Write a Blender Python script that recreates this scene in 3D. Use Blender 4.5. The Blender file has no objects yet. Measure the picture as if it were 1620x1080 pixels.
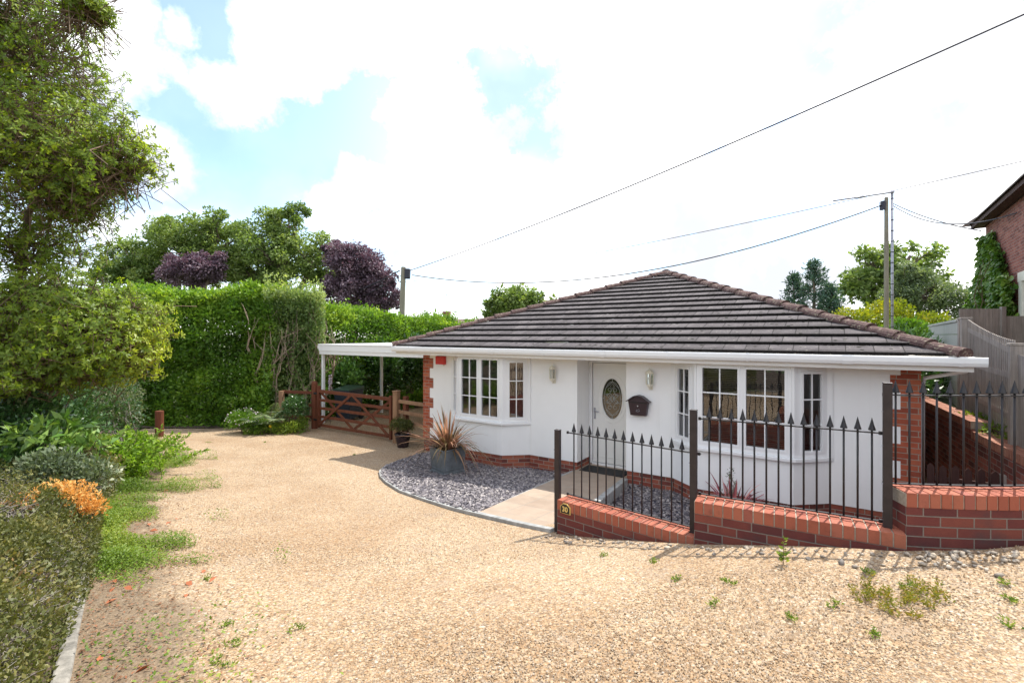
import bpy, math, random
import numpy as np
from mathutils import Vector, Matrix
from mathutils.geometry import delaunay_2d_cdt
random.seed(7)
rng = np.random.default_rng(11)
R = math.radians
scn = bpy.context.scene
col = scn.collection

# ------------------------------------------------------------------ camera
CAMZ, FPX = 2.68, 755.0
cam = bpy.data.cameras.new('camera')
cam.sensor_fit = 'HORIZONTAL'
cam.sensor_width = 36.0
cam.lens = 36.0 * FPX / 1620.0
cam.shift_y = (540 - 530) / 1620.0 * -1.0
cam.clip_start, cam.clip_end = 0.05, 3000
camo = bpy.data.objects.new('camera', cam)
col.objects.link(camo)
camo.location = (0, 0, CAMZ)
camo.rotation_euler = (R(90), 0, 0)
scn.camera = camo


def P(px, py, d):
    return Vector(((px - 810) / FPX * d, d, CAMZ + (530 - py) / FPX * d))


# ------------------------------------------------------------------ light
SUN_AZ, SUN_EL = 46.7, 59.0
sun = bpy.data.lights.new('sun', 'SUN')
sun.energy = 2.9
sun.angle = R(0.53)
sun.color = (1.0, 0.955, 0.87)
suno = bpy.data.objects.new('sun', sun)
col.objects.link(suno)
sd = Vector((math.sin(R(SUN_AZ)) * math.cos(R(SUN_EL)), math.cos(R(SUN_AZ)) * math.cos(R(SUN_EL)), math.sin(R(SUN_EL))))
suno.rotation_euler = sd.to_track_quat('Z', 'Y').to_euler()
suno.location = sd * 60
scn.view_settings.view_transform = 'Standard'
scn.view_settings.look = 'None'
scn.view_settings.gamma = 1
scn.view_settings.exposure = 1.24
scn.render.engine = 'CYCLES'
scn.cycles.max_bounces = 8
scn.cycles.transparent_max_bounces = 12
scn.cycles.use_denoising = True


# ------------------------------------------------------------------ node helpers
class NT:
    def __init__(s, tree):
        s.t = tree
        s.t.nodes.clear()

    def n(s, typ, ins=None, **props):
        nd = s.t.nodes.new(typ)
        for k, v in props.items():
            setattr(nd, k, v)
        for k, v in (ins or {}).items():
            s.set(nd.inputs[k], v)
        return nd

    def set(s, sock, v):
        if isinstance(v, bpy.types.NodeSocket):
            s.t.links.new(v, sock)
        elif hasattr(v, 'outputs'):
            s.t.links.new(v.outputs[0], sock)
        else:
            if sock.type == 'RGBA' and len(v) == 3:
                v = (*v, 1)
            sock.default_value = v

    def math(s, op, a, b=0.0, c=None, clamp=False):
        nd = s.n('ShaderNodeMath', operation=op, use_clamp=clamp)
        s.set(nd.inputs[0], a)
        s.set(nd.inputs[1], b)
        if c is not None:
            s.set(nd.inputs[2], c)
        return nd.outputs[0]

    def mix(s, f, a, b, blend='MIX'):
        nd = s.n('ShaderNodeMix', data_type='RGBA', blend_type=blend)
        s.set(nd.inputs[0], f)
        s.set(nd.inputs[6], a)
        s.set(nd.inputs[7], b)
        return nd.outputs[2]

    def ramp(s, f, stops):
        nd = s.n('ShaderNodeValToRGB')
        els = nd.color_ramp.elements
        while len(els) < len(stops):
            els.new(0.5)
        for e, (p, c) in zip(els, stops):
            e.position = p
            e.color = (*c, 1) if len(c) == 3 else c
        s.set(nd.inputs[0], f)
        return nd.outputs[0]

    def smooth(s, v, lo, hi):
        nd = s.n('ShaderNodeMapRange', interpolation_type='SMOOTHSTEP')
        s.set(nd.inputs[0], v)
        nd.inputs[1].default_value = lo
        nd.inputs[2].default_value = hi
        return nd.outputs[0]

    def noise(s, vec, scale, detail=4, rough=0.55, out=0):
        nd = s.n('ShaderNodeTexNoise')
        if vec is not None:
            s.set(nd.inputs['Vector'], vec)
        nd.inputs['Scale'].default_value = scale
        nd.inputs['Detail'].default_value = detail
        nd.inputs['Roughness'].default_value = rough
        return nd.outputs[out]


# ------------------------------------------------------------------ sky
def build_world():
    w = bpy.data.worlds.new('World')
    scn.world = w
    w.use_nodes = True
    N = NT(w.node_tree)
    sky = N.n('ShaderNodeTexSky', sky_type='NISHITA')
    sky.sun_disc = False
    sky.sun_elevation = R(SUN_EL)
    sky.sun_rotation = R(SUN_AZ)
    sky.air_density = 1.0
    sky.dust_density = 0.6
    sky.ozone_density = 1.5
    tc = N.n('ShaderNodeTexCoord')
    d = tc.outputs['Generated']
    xyz = N.n('ShaderNodeSeparateXYZ', {0: d})
    az = N.math('ARCTAN2', xyz.outputs[0], xyz.outputs[1])
    el = N.math('ARCSINE', xyz.outputs[2])
    v0 = N.n('ShaderNodeCombineXYZ', {0: az, 1: el, 2: 0.0}).outputs[0]
    # wobble the sky coordinates so that cloud edges billow
    n1 = N.noise(d, 5.0, 7, 0.6, out=1)
    off = N.n('ShaderNodeVectorMath', {0: n1, 1: (0.5, 0.5, 0.5)}, operation='SUBTRACT').outputs[0]
    off = N.n('ShaderNodeVectorMath', {0: off, 3: 0.16}, operation='SCALE').outputs[0]
    n2 = N.noise(d, 26.0, 4, 0.6, out=1)
    off2 = N.n('ShaderNodeVectorMath', {0: n2, 1: (0.5, 0.5, 0.5)}, operation='SUBTRACT').outputs[0]
    off2 = N.n('ShaderNodeVectorMath', {0: off2, 3: 0.035}, operation='SCALE').outputs[0]
    v = N.n('ShaderNodeVectorMath', {0: v0, 1: off}, operation='ADD').outputs[0]
    v = N.n('ShaderNodeVectorMath', {0: v, 1: off2}, operation='ADD').outputs[0]

    def blob(px, py, rx, ry):
        a0 = math.atan((px - 810) / FPX)
        e0 = math.atan((530 - py) / math.hypot(FPX, px - 810))
        ka = rx / FPX * math.cos(a0) ** 2
        ke = ry / FPX * math.cos(a0)
        m = N.n('ShaderNodeVectorMath', {0: v, 1: (1 / ka, 1 / ke, 0), 2: (-a0 / ka, -e0 / ke, 0)}, operation='MULTIPLY_ADD').outputs[0]
        l = N.n('ShaderNodeVectorMath', {0: m}, operation='LENGTH').outputs[1]
        return N.math('SUBTRACT', 1.0, l), min(ka, ke)

    cov = None
    clouds = [(1235, 170, 785, 350), (1250, 420, 800, 130), (175, 95, 95, 105), (235, 255, 70, 60), (362, 143, 84, 38), (302, 66, 16, 12),
              (215, 350, 150, 34), (600, 470, 200, 60), (600, 330, 130, 60), (60, 60, 100, 100), (700, 30, 300, 70), (470, 60, 90, 70)]
    for c in clouds:
        b, k = blob(*c)
        b = N.math('MULTIPLY', b, k * 9)
        cov = b if cov is None else N.math('MAXIMUM', cov, b)
    # general broken cloud everywhere else round the dome (behind and above the camera)
    away = N.smooth(xyz.outputs[1], 0.42, -0.1)
    gen = N.math('MULTIPLY_ADD', N.noise(d, 2.3, 6, 0.6), 2.2, -1.0)
    gen = N.math('SUBTRACT', gen, N.math('MULTIPLY', N.math('SUBTRACT', 1.0, away), 3.0))
    high = N.math('SUBTRACT', N.math('MULTIPLY_ADD', N.noise(d, 2.3, 6, 0.6), 2.2, -1.0), N.math('MULTIPLY', N.smooth(el, R(50), R(38)), 3.0))
    cov = N.math('MAXIMUM', cov, N.math('MAXIMUM', gen, high))
    holes = [(812, 125, 60, 44), (850, 262, 24, 46), (720, 345, 70, 26), (1262, 45, 62, 60), (1232, 110, 34, 60), (1140, 293, 28, 32), (1232, 290, 40, 16),
             (1425, 222, 60, 20), (650, 395, 70, 30), (660, 450, 120, 24), (990, 400, 60, 20), (1290, 375, 80, 20)]
    rag = N.math('MULTIPLY_ADD', N.noise(d, 17.0, 8, 0.7), 2.2, -1.12)
    for h in holes:
        b, k = blob(*h)
        cov = N.math('MINIMUM', cov, N.math('SUBTRACT', N.math('MULTIPLY', b, -k * 9), rag))
    wisp = N.math('MULTIPLY_ADD', N.noise(d, 9.0, 8, 0.68), 0.85, -0.43)
    cov = N.math('ADD', cov, wisp)
    mask = N.smooth(cov, -0.24, 0.36)
    mask = N.math('MAXIMUM', mask, N.math('MULTIPLY_ADD', N.smooth(az, R(-24), R(-4)), 0.24, 0.10))
    mask = N.math('MULTIPLY', mask, N.smooth(el, -0.03, 0.03))
    # a thin bright veil low in the sky, as on a humid summer day
    veil = N.math('MULTIPLY', N.smooth(el, R(24), R(1)), 0.5)
    mask = N.math('MAXIMUM', mask, veil)
    shade = N.smooth(N.noise(d, 3.4, 5, 0.5), 0.42, 0.66)
    ccol = N.mix(shade, (1.0, 1.0, 1.0), (0.40, 0.415, 0.455))
    bsky = N.n('ShaderNodeBackground', {0: N.mix(1.0, sky.outputs[0], (0.94, 1.01, 1.03), 'MULTIPLY'), 1: 0.128})
    bcl = N.n('ShaderNodeBackground', {0: ccol, 1: 1.02})
    mx = N.n('ShaderNodeMixShader', {0: mask, 1: bsky.outputs[0], 2: bcl.outputs[0]})
    out = N.n('ShaderNodeOutputWorld')
    N.t.links.new(mx.outputs[0], out.inputs[0])


build_world()


# ------------------------------------------------------------------ materials
def new_mat(name):
    m = bpy.data.materials.new(name)
    m.use_nodes = True
    return m, NT(m.node_tree)


def finish(N, color, rough=0.7, bump=None, bdist=0.01, bstr=0.6, metal=0.0, spec=0.4, shader=None):
    p = N.n('ShaderNodeBsdfPrincipled')
    N.set(p.inputs['Base Color'], color)
    N.set(p.inputs['Roughness'], rough)
    p.inputs['Metallic'].default_value = metal
    p.inputs['Specular IOR Level'].default_value = spec
    if bump is not None:
        b = N.n('ShaderNodeBump', {'Height': bump})
        b.inputs['Distance'].default_value = bdist
        b.inputs['Strength'].default_value = bstr
        N.t.links.new(b.outputs[0], p.inputs['Normal'])
    o = N.n('ShaderNodeOutputMaterial')
    N.t.links.new((shader(p) if shader else p).outputs[0], o.inputs[0])
    return p


def plain(name, c, rough=0.5, var=0.12, scale=6.0, metal=0.0, spec=0.4, bump=0.0, stretch=None):
    m, N = new_mat(name)
    tc = N.n('ShaderNodeTexCoord').outputs['Object']
    v = tc
    if stretch:
        v = N.n('ShaderNodeVectorMath', {0: tc, 1: stretch}, operation='MULTIPLY').outputs[0]
    n = N.noise(v, scale, 6, 0.62)
    lo = tuple(x * (1 - var) for x in c)
    hi = tuple(min(1, x * (1 + var)) for x in c)
    finish(N, N.ramp(n, [(0.3, lo), (0.7, hi)]), rough, n if bump else None, bump or 0.01, 0.7, metal, spec)
    return m


def brick_mat(name, c1, c2, c3, mortar=(0.42, 0.37, 0.30), bw=0.225, bh=0.075, dirt=0.3):
    m, N = new_mat(name)
    uv = N.n('ShaderNodeUVMap').outputs[0]
    b = N.n('ShaderNodeTexBrick', {'Vector': uv, 'Scale': 1.0, 'Mortar Size': 0.0052, 'Mortar Smooth': 0.25, 'Bias': 0.0,
                                   'Brick Width': bw, 'Row Height': bh, 'Color1': (0, 0, 0), 'Color2': (1, 1, 1), 'Mortar': (0.5, 0.5, 0.5)})
    b.offset = 0.5
    tone = N.math('MULTIPLY_ADD', N.noise(uv, 7.0, 3), 0.5, N.math('MULTIPLY', N.n('ShaderNodeSeparateColor', {0: b.outputs[0]}).outputs[0], 0.62))
    base = N.ramp(tone, [(0.28, c1), (0.52, c2), (0.82, c3)])
    fine = N.noise(uv, 90.0, 3, 0.7)
    base = N.mix(N.math('MULTIPLY', N.math('SUBTRACT', fine, 0.3, clamp=True), 0.6), base, tuple(x * 0.5 for x in c1), 'MIX')
    stain = N.smooth(N.noise(uv, 2.6, 5, 0.6), 0.5, 0.72)
    base = N.mix(N.math('MULTIPLY', stain, dirt), base, (0.07, 0.05, 0.05))
    mcol = N.mix(N.noise(uv, 30, 3), tuple(x * 0.6 for x in mortar), mortar)
    colr = N.mix(b.outputs[1], base, mcol)
    h = N.math('SUBTRACT', N.math('MULTIPLY', fine, 0.35), b.outputs[1])
    finish(N, colr, 0.85, h, 0.006, 0.8, spec=0.2)
    return m


def leaf_mat(name, stops, trans=0.38, rough=0.52, spec=0.35, glow=(1.25, 1.3, 0.55)):
    m, N = new_mat(name)
    a = N.n('ShaderNodeAttribute', attribute_name='tint')
    c = N.ramp(a.outputs['Fac'], stops)

    def sh(p):
        tcol = N.mix(1.0, c, glow, 'MULTIPLY')
        t = N.n('ShaderNodeBsdfTranslucent', {0: tcol})
        return N.n('ShaderNodeMixShader', {0: trans, 1: p.outputs[0], 2: t.outputs[0]})
    finish(N, c, rough, spec=spec, shader=sh)
    return m


def gravel_mat():
    m, N = new_mat('gravel_stone')
    tc = N.n('ShaderNodeTexCoord').outputs['Object']
    warp = N.noise(tc, 40.0, 2, 0.5, out=1)
    v = N.n('ShaderNodeVectorMath', {0: warp, 1: (0.012, 0.012, 0.012), 2: tc}, operation='MULTIPLY_ADD').outputs[0]
    vo = N.n('ShaderNodeTexVoronoi', {'Vector': v, 'Scale': 62.0, 'Randomness': 1.0})
    vo2 = N.n('ShaderNodeTexVoronoi', {'Vector': v, 'Scale': 130.0, 'Randomness': 1.0})
    s1 = N.n('ShaderNodeSeparateColor', {0: vo.outputs['Color']})
    s2 = N.n('ShaderNodeSeparateColor', {0: vo2.outputs['Color']})
    stops = [(0.0, (0.173, 0.119, 0.077)), (0.14, (0.320, 0.207, 0.115)), (0.36, (0.407, 0.276, 0.159)), (0.6, (0.467, 0.342, 0.213)), (0.8, (0.519, 0.423, 0.306)), (0.92, (0.320, 0.253, 0.192)), (1.0, (0.623, 0.545, 0.442))]
    ca = N.ramp(s1.outputs[0], stops)
    cb = N.ramp(s2.outputs[0], stops)
    pick = N.smooth(s1.outputs[1], 0.45, 0.55)
    c = N.mix(pick, ca, cb)
    gap = N.smooth(vo.outputs['Distance'], 0.42, 0.75)
    c = N.mix(N.math('MULTIPLY', gap, 0.55), c, (0.13, 0.09, 0.055))
    big = N.noise(tc, 0.55, 6, 0.62)
    c = N.mix(N.smooth(big, 0.4, 0.68), c, N.mix(1.0, c, (0.82, 0.76, 0.70), 'MULTIPLY'))
    mid = N.noise(tc, 2.4, 5, 0.65)
    c = N.mix(N.math('MULTIPLY', N.smooth(mid, 0.55, 0.72), 0.55), c, (0.29, 0.215, 0.15))
    a = N.n('ShaderNodeAttribute', attribute_name='soil')
    so = N.math('ADD', a.outputs['Fac'], N.math('MULTIPLY_ADD', N.noise(tc, 3.2, 6, 0.66), 0.9, -0.45))
    soilc = N.ramp(N.noise(tc, 35, 5, 0.7), [(0.3, (0.06, 0.042, 0.028)), (0.62, (0.19, 0.14, 0.09)), (0.8, (0.33, 0.25, 0.16))])
    c = N.mix(N.math('MULTIPLY', N.smooth(so, 0.45, 0.8), 0.8), c, soilc)
    h = N.math('ADD', N.math('MULTIPLY', N.math('SUBTRACT', 1.0, vo.outputs['Distance']), 1.0), N.math('MULTIPLY', N.math('SUBTRACT', 1.0, vo2.outputs['Distance']), 0.35))
    finish(N, c, 0.8, h, 0.009, 0.6, spec=0.25)
    return m


def stone_mat(name, stops, rough=0.75, spec=0.3):
    m, N = new_mat(name)
    g = N.n('ShaderNodeNewGeometry')
    tc = N.n('ShaderNodeTexCoord').outputs['Object']
    c = N.ramp(g.outputs['Random Per Island'], stops)
    n = N.noise(tc, 120, 3, 0.6)
    c = N.mix(N.math('MULTIPLY', n, 0.5), c, N.mix(1.0, c, (0.5, 0.5, 0.5), 'MULTIPLY'))
    gr = N.smooth(N.noise(tc, 11, 6, 0.7), 0.48, 0.75)
    c = N.mix(N.math('MULTIPLY', gr, 0.55), c, N.mix(1.0, c, (0.42, 0.42, 0.44), 'MULTIPLY'))
    finish(N, c, rough, n, 0.002, 0.5, spec=spec)
    return m


def roof_mat():
    m, N = new_mat('concrete_roof_tile')
    uv = N.n('ShaderNodeUVMap').outputs[0]
    tc = N.n('ShaderNodeTexCoord').outputs['Object']
    b = N.n('ShaderNodeTexBrick', {'Vector': uv, 'Scale': 1.0, 'Mortar Size': 0.006, 'Mortar Smooth': 0.1, 'Bias': 0.0, 'Brick Width': 0.30, 'Row Height': 0.3236,
                                   'Color1': (0, 0, 0), 'Color2': (1, 1, 1), 'Mortar': (0.5, 0.5, 0.5)})
    b.offset = 0.5
    tone = N.n('ShaderNodeSeparateColor', {0: b.outputs[0]}).outputs[0]
    c = N.ramp(N.math('MULTIPLY_ADD', N.noise(tc, 5.0, 6, 0.65), 0.74, N.math('MULTIPLY', tone, 0.22)), [(0.3, (0.064, 0.057, 0.060)), (0.52, (0.102, 0.091, 0.096)), (0.78, (0.158, 0.143, 0.146))])
    fine = N.noise(tc, 130.0, 3, 0.7)
    c = N.mix(N.smooth(fine, 0.45, 0.75), c, N.mix(1.0, c, (1.55, 1.5, 1.4), 'MULTIPLY'))
    lich = N.smooth(N.noise(tc, 22.0, 4, 0.6), 0.61, 0.70)
    c = N.mix(N.math('MULTIPLY', lich, 0.55), c, (0.38, 0.36, 0.30))
    vo = N.n('ShaderNodeTexVoronoi', {'Vector': tc, 'Scale': 7.0, 'Randomness': 1.0})
    wob = N.math('MULTIPLY_ADD', N.noise(tc, 30.0, 3), 0.16, vo.outputs['Distance'])
    keep = N.math('GREATER_THAN', N.n('ShaderNodeSeparateColor', {0: vo.outputs['Color']}).outputs[0], 0.35)
    moss = N.math('MULTIPLY', N.smooth(wob, 0.30, 0.22), keep)
    c = N.mix(moss, c, (0.018, 0.020, 0.012))
    joint = N.math('MULTIPLY', b.outputs[1], 0.9)
    c = N.mix(joint, c, (0.02, 0.018, 0.017))
    h = N.math('ADD', N.math('MULTIPLY_ADD', fine, 0.4, N.math('MULTIPLY', moss, 1.6)), N.math('MULTIPLY', b.outputs[1], -1.2))
    finish(N, c, 0.9, h, 0.008, 0.8, spec=0.15)
    return m


def hip_mat():
    m, N = new_mat('lichened_hip_tile')
    tc = N.n('ShaderNodeTexCoord').outputs['Object']
    c = N.ramp(N.noise(tc, 9, 6, 0.7), [(0.3, (0.06, 0.038, 0.037)), (0.5, (0.115, 0.070, 0.066)), (0.7, (0.17, 0.115, 0.105))])
    l = N.smooth(N.noise(tc, 26, 5, 0.65), 0.54, 0.66)
    c = N.mix(N.math('MULTIPLY', l, 0.7), c, (0.40, 0.36, 0.26))
    d = N.smooth(N.noise(tc, 17, 5, 0.65), 0.60, 0.70)
    c = N.mix(d, c, (0.03, 0.025, 0.02))
    finish(N, c, 0.92, N.noise(tc, 40, 5, 0.7), 0.012, 0.9, spec=0.15)
    return m


def render_mat():
    m, N = new_mat('white_render')
    tc = N.n('ShaderNodeTexCoord').outputs['Object']
    n = N.noise(tc, 1.4, 6, 0.6)
    c = N.ramp(n, [(0.3, (0.825, 0.82, 0.81)), (0.7, (0.87, 0.865, 0.855))])
    st = N.noise(N.n('ShaderNodeVectorMath', {0: tc, 1: (9, 9, 0.6)}, operation='MULTIPLY').outputs[0], 1.0, 5, 0.6)
    c = N.mix(N.math('MULTIPLY', N.smooth(st, 0.55, 0.8), 0.22), c, (0.60, 0.585, 0.55))
    finish(N, c, 0.8, N.noise(tc, 160, 3, 0.6), 0.0016, 0.7, spec=0.2)
    return m


def glass_mat(name, tint=(0.55, 0.58, 0.56), boost=0.06, gain=1.7):
    m, N = new_mat(name)
    f = N.n('ShaderNodeFresnel', {'IOR': 1.52}).outputs[0]
    f = N.math('MULTIPLY_ADD', f, gain, boost, clamp=True)
    wv = N.noise(N.n('ShaderNodeTexCoord').outputs['Object'], 2.6, 2, 0.5)
    bm = N.n('ShaderNodeBump', {'Height': wv, 'Distance': 0.006, 'Strength': 0.35})
    g = N.n('ShaderNodeBsdfGlossy', {0: (0.95, 0.97, 1.0), 1: 0.0, 'Normal': bm.outputs[0]})
    t = N.n('ShaderNodeBsdfTransparent', {0: tint})
    mx = N.n('ShaderNodeMixShader', {0: f, 1: t.outputs[0], 2: g.outputs[0]})
    o = N.n('ShaderNodeOutputMaterial')
    N.t.links.new(mx.outputs[0], o.inputs[0])
    return m


def paving_mat():
    m, N = new_mat('buff_paving')
    uv = N.n('ShaderNodeUVMap').outputs[0]
    b = N.n('ShaderNodeTexBrick', {'Vector': uv, 'Scale': 1.0, 'Mortar Size': 0.006, 'Mortar Smooth': 0.2, 'Bias': 0.0, 'Brick Width': 0.45, 'Row Height': 0.45,
                                   'Color1': (0, 0, 0), 'Color2': (1, 1, 1), 'Mortar': (0.5, 0.5, 0.5)})
    b.offset = 0.0
    tone = N.n('ShaderNodeSeparateColor', {0: b.outputs[0]}).outputs[0]
    c = N.ramp(N.math('MULTIPLY_ADD', N.noise(uv, 4, 6, 0.65), 0.8, N.math('MULTIPLY', tone, 0.2)), [(0.25, (0.26, 0.195, 0.145)), (0.75, (0.38, 0.295, 0.225))])
    c = N.mix(N.math('MULTIPLY', N.smooth(N.noise(uv, 11, 5, 0.7), 0.55, 0.72), 0.4), c, (0.22, 0.19, 0.16))
    c = N.mix(b.outputs[1], c, (0.27, 0.24, 0.20))
    finish(N, c, 0.8, N.math('SUBTRACT', N.math('MULTIPLY', N.noise(uv, 60, 4), 0.3), b.outputs[1]), 0.004, 0.7, spec=0.25)
    return m


def wood_mat(name, a, b, rough=0.7, scale=1.0):
    m, N = new_mat(name)
    tc = N.n('ShaderNodeTexCoord').outputs['Object']
    g = N.noise(N.n('ShaderNodeVectorMath', {0: tc, 1: (26 * scale, 26 * scale, 1.6)}, operation='MULTIPLY').outputs[0], 1.0, 6, 0.65)
    g2 = N.noise(tc, 2.2, 4, 0.6)
    c = N.ramp(N.math('MULTIPLY_ADD', g, 0.7, N.math('MULTIPLY', g2, 0.35)), [(0.32, a), (0.68, b)])
    finish(N, c, rough, g, 0.004, 0.7, spec=0.25)
    return m


M = {}
M['render'] = render_mat()
M['roof'] = roof_mat()
M['hip'] = hip_mat()
M['roofedge'] = plain('shade_dark_tile_edge', (0.030, 0.026, 0.025), 0.95, 0.4, 30, bump=0.01)  # near-black colour paints the shadow line under each tile course
M['gravel'] = gravel_mat()
M['paving'] = paving_mat()
M['upvc'] = plain('white_plastic', (0.80, 0.80, 0.80), 0.28, 0.02, 3, spec=0.5)
M['fascia'] = plain('white_painted_board', (0.80, 0.785, 0.76), 0.4, 0.03, 3)
M['soffit'] = plain('cream_soffit', (0.76, 0.72, 0.65), 0.6, 0.03, 3)
M['door'] = plain('white_door_skin', (0.78, 0.77, 0.74), 0.35, 0.02, 3)
M['plinth'] = brick_mat('plinth_brick', (0.144, 0.047, 0.038), (0.270, 0.072, 0.050), (0.378, 0.119, 0.072))
M['quoin'] = brick_mat('quoin_brick', (0.276, 0.070, 0.041), (0.396, 0.098, 0.053), (0.478, 0.148, 0.078), dirt=0.12)
M['wallbrick'] = brick_mat('garden_wall_brick', (0.115, 0.036, 0.034), (0.165, 0.046, 0.038), (0.225, 0.066, 0.046), mortar=(0.26, 0.21, 0.175), dirt=0.6)
M['retbrick'] = brick_mat('retaining_brick', (0.13, 0.045, 0.036), (0.24, 0.07, 0.05), (0.33, 0.11, 0.075), mortar=(0.33, 0.27, 0.23), dirt=0.35)
M['nbrick'] = brick_mat('neighbour_brick', (0.20, 0.07, 0.055), (0.30, 0.10, 0.075), (0.38, 0.15, 0.11), mortar=(0.40, 0.34, 0.29))
M['coping'] = stone_mat('coping_brick', [(0.0, (0.307, 0.084, 0.050)), (0.35, (0.381, 0.109, 0.062)), (0.7, (0.419, 0.138, 0.080)), (1.0, (0.335, 0.100, 0.070))], 0.75)
M['copdull'] = stone_mat('dusty_coping_brick', [(0.0, (0.34, 0.14, 0.09)), (0.5, (0.42, 0.19, 0.125)), (1.0, (0.46, 0.23, 0.16))], 0.85)
M['mortar'] = plain('mortar', (0.34, 0.29, 0.23), 0.95, 0.2, 40, bump=0.003)
M['concrete'] = plain('grey_concrete', (0.30, 0.30, 0.29), 0.9, 0.35, 9, bump=0.006)
M['black'] = plain('black_iron', (0.018, 0.016, 0.018), 0.42, 0.3, 40)
M['postblack'] = plain('dark_brown_post', (0.028, 0.020, 0.020), 0.5, 0.3, 14, bump=0.002)
M['gatewood'] = wood_mat('red_brown_stained_wood', (0.079, 0.023, 0.012), (0.166, 0.056, 0.028))
M['postwood'] = wood_mat('weathered_brown_wood', (0.17, 0.09, 0.05), (0.33, 0.20, 0.12))
M['greywood'] = wood_mat('silver_grey_wood', (0.176, 0.155, 0.142), (0.405, 0.358, 0.317), 0.85)
M['paleboard'] = wood_mat('pale_green_grey_board', (0.34, 0.35, 0.31), (0.46, 0.47, 0.42), 0.8)
M['darkwood'] = wood_mat('dark_brown_wood', (0.035, 0.016, 0.014), (0.08, 0.036, 0.03))
M['polewood'] = wood_mat('tarred_pole_wood', (0.17, 0.15, 0.12), (0.29, 0.265, 0.20), 0.9)
M['bark'] = plain('grey_brown_bark', (0.15, 0.115, 0.085), 0.9, 0.4, 12, bump=0.02, stretch=(1, 1, 0.3))
M['palebark'] = plain('pale_bare_stem', (0.300, 0.232, 0.165), 0.9, 0.35, 12, bump=0.01, stretch=(1, 1, 0.3))
M['twig'] = plain('brown_twig', (0.14, 0.095, 0.06), 0.9, 0.35, 30)
M['greytwig'] = plain('grey_dry_twig', (0.29, 0.26, 0.225), 0.9, 0.35, 30)
M['soil'] = plain('dark_soil', (0.075, 0.052, 0.036), 0.95, 0.45, 9, bump=0.03)
M['kerb'] = plain('dirty_kerb_concrete', (0.21, 0.195, 0.17), 0.95, 0.5, 14, bump=0.01)
M['lead'] = plain('grey_lead', (0.16, 0.18, 0.195), 0.5, 0.32, 7, metal=0.25, bump=0.003)
M['glaze'] = plain('purple_black_glaze', (0.022, 0.012, 0.018), 0.16, 0.3, 8, spec=0.6)
M['binbody'] = plain('dark_blue_grey_plastic', (0.022, 0.030, 0.042), 0.5, 0.2, 5)
M['binlid'] = plain('dark_green_plastic', (0.035, 0.085, 0.055), 0.5, 0.2, 5)
M['rubber'] = plain('black_rubber', (0.015, 0.015, 0.015), 0.8, 0.3, 90, bump=0.004)
M['red'] = plain('red_plastic', (0.56, 0.042, 0.035), 0.38, 0.08, 4)
M['pale'] = plain('white_label', (0.75, 0.74, 0.72), 0.5, 0.03, 4)
M['cream'] = plain('cream_painted_metal', (0.72, 0.68, 0.56), 0.4, 0.06, 9)
M['boxblack'] = plain('plum_black_metal', (0.028, 0.014, 0.020), 0.35, 0.2, 12)
M['gold'] = plain('gold_paint', (0.72, 0.50, 0.16), 0.4, 0.08, 20)
M['plaque'] = plain('black_plaque', (0.014, 0.014, 0.012), 0.35, 0.2, 20)
M['steel'] = plain('galvanised_steel', (0.36, 0.36, 0.40), 0.45, 0.15, 12, metal=0.4)
M['cable'] = plain('black_cable', (0.03, 0.03, 0.045), 0.6, 0.1, 4)
M['came'] = plain('lead_came', (0.45, 0.46, 0.44), 0.45, 0.1, 30, metal=0.3)
M['glass'] = glass_mat('window_glass')
M['doorglass'] = glass_mat('textured_door_glass', (0.22, 0.26, 0.23), 0.05, 1.4)
M['clear'] = glass_mat('lantern_glass', (0.9, 0.9, 0.88), 0.03, 1.0)
M['blind'] = plain('grey_blind_slat', (0.60, 0.58, 0.54), 0.6, 0.05, 5)
M['curtain'] = plain('pink_red_curtain', (0.30, 0.17, 0.16), 0.9, 0.3, 16, stretch=(6, 6, 0.3))
M['floor'] = plain('room_floor', (0.16, 0.12, 0.09), 0.8, 0.2, 3)
M['intwall'] = plain('room_wall', (0.40, 0.38, 0.34), 0.9, 0.05, 3)
M['tile2'] = plain('old_brown_tile', (0.15, 0.11, 0.09), 0.9, 0.35, 14, bump=0.02)
M['earth'] = plain('rough_grass', (0.085, 0.105, 0.04), 0.95, 0.4, 3, bump=0.03)
M['slate'] = stone_mat('slate_chip', [(0.0, (0.099, 0.090, 0.101)), (0.4, (0.191, 0.170, 0.184)), (0.75, (0.301, 0.270, 0.273)), (1.0, (0.464, 0.415, 0.387))], 0.6, 0.35)
M['slatebase'] = plain('slate_dust', (0.085, 0.08, 0.105), 0.9, 0.4, 40, bump=0.01)
M['pebble'] = stone_mat('flint_pebble', [(0.0, (0.208, 0.146, 0.103)), (0.12, (0.347, 0.224, 0.121)), (0.38, (0.433, 0.297, 0.173)), (0.62, (0.476, 0.349, 0.221)), (0.82, (0.527, 0.432, 0.317)), (0.93, (0.293, 0.244, 0.198)), (1.0, (0.640, 0.569, 0.471))])
M['flint'] = stone_mat('grey_flint', [(0.0, (0.179, 0.157, 0.141)), (0.4, (0.347, 0.294, 0.238)), (0.75, (0.493, 0.412, 0.317)), (1.0, (0.693, 0.608, 0.493))])
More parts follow.
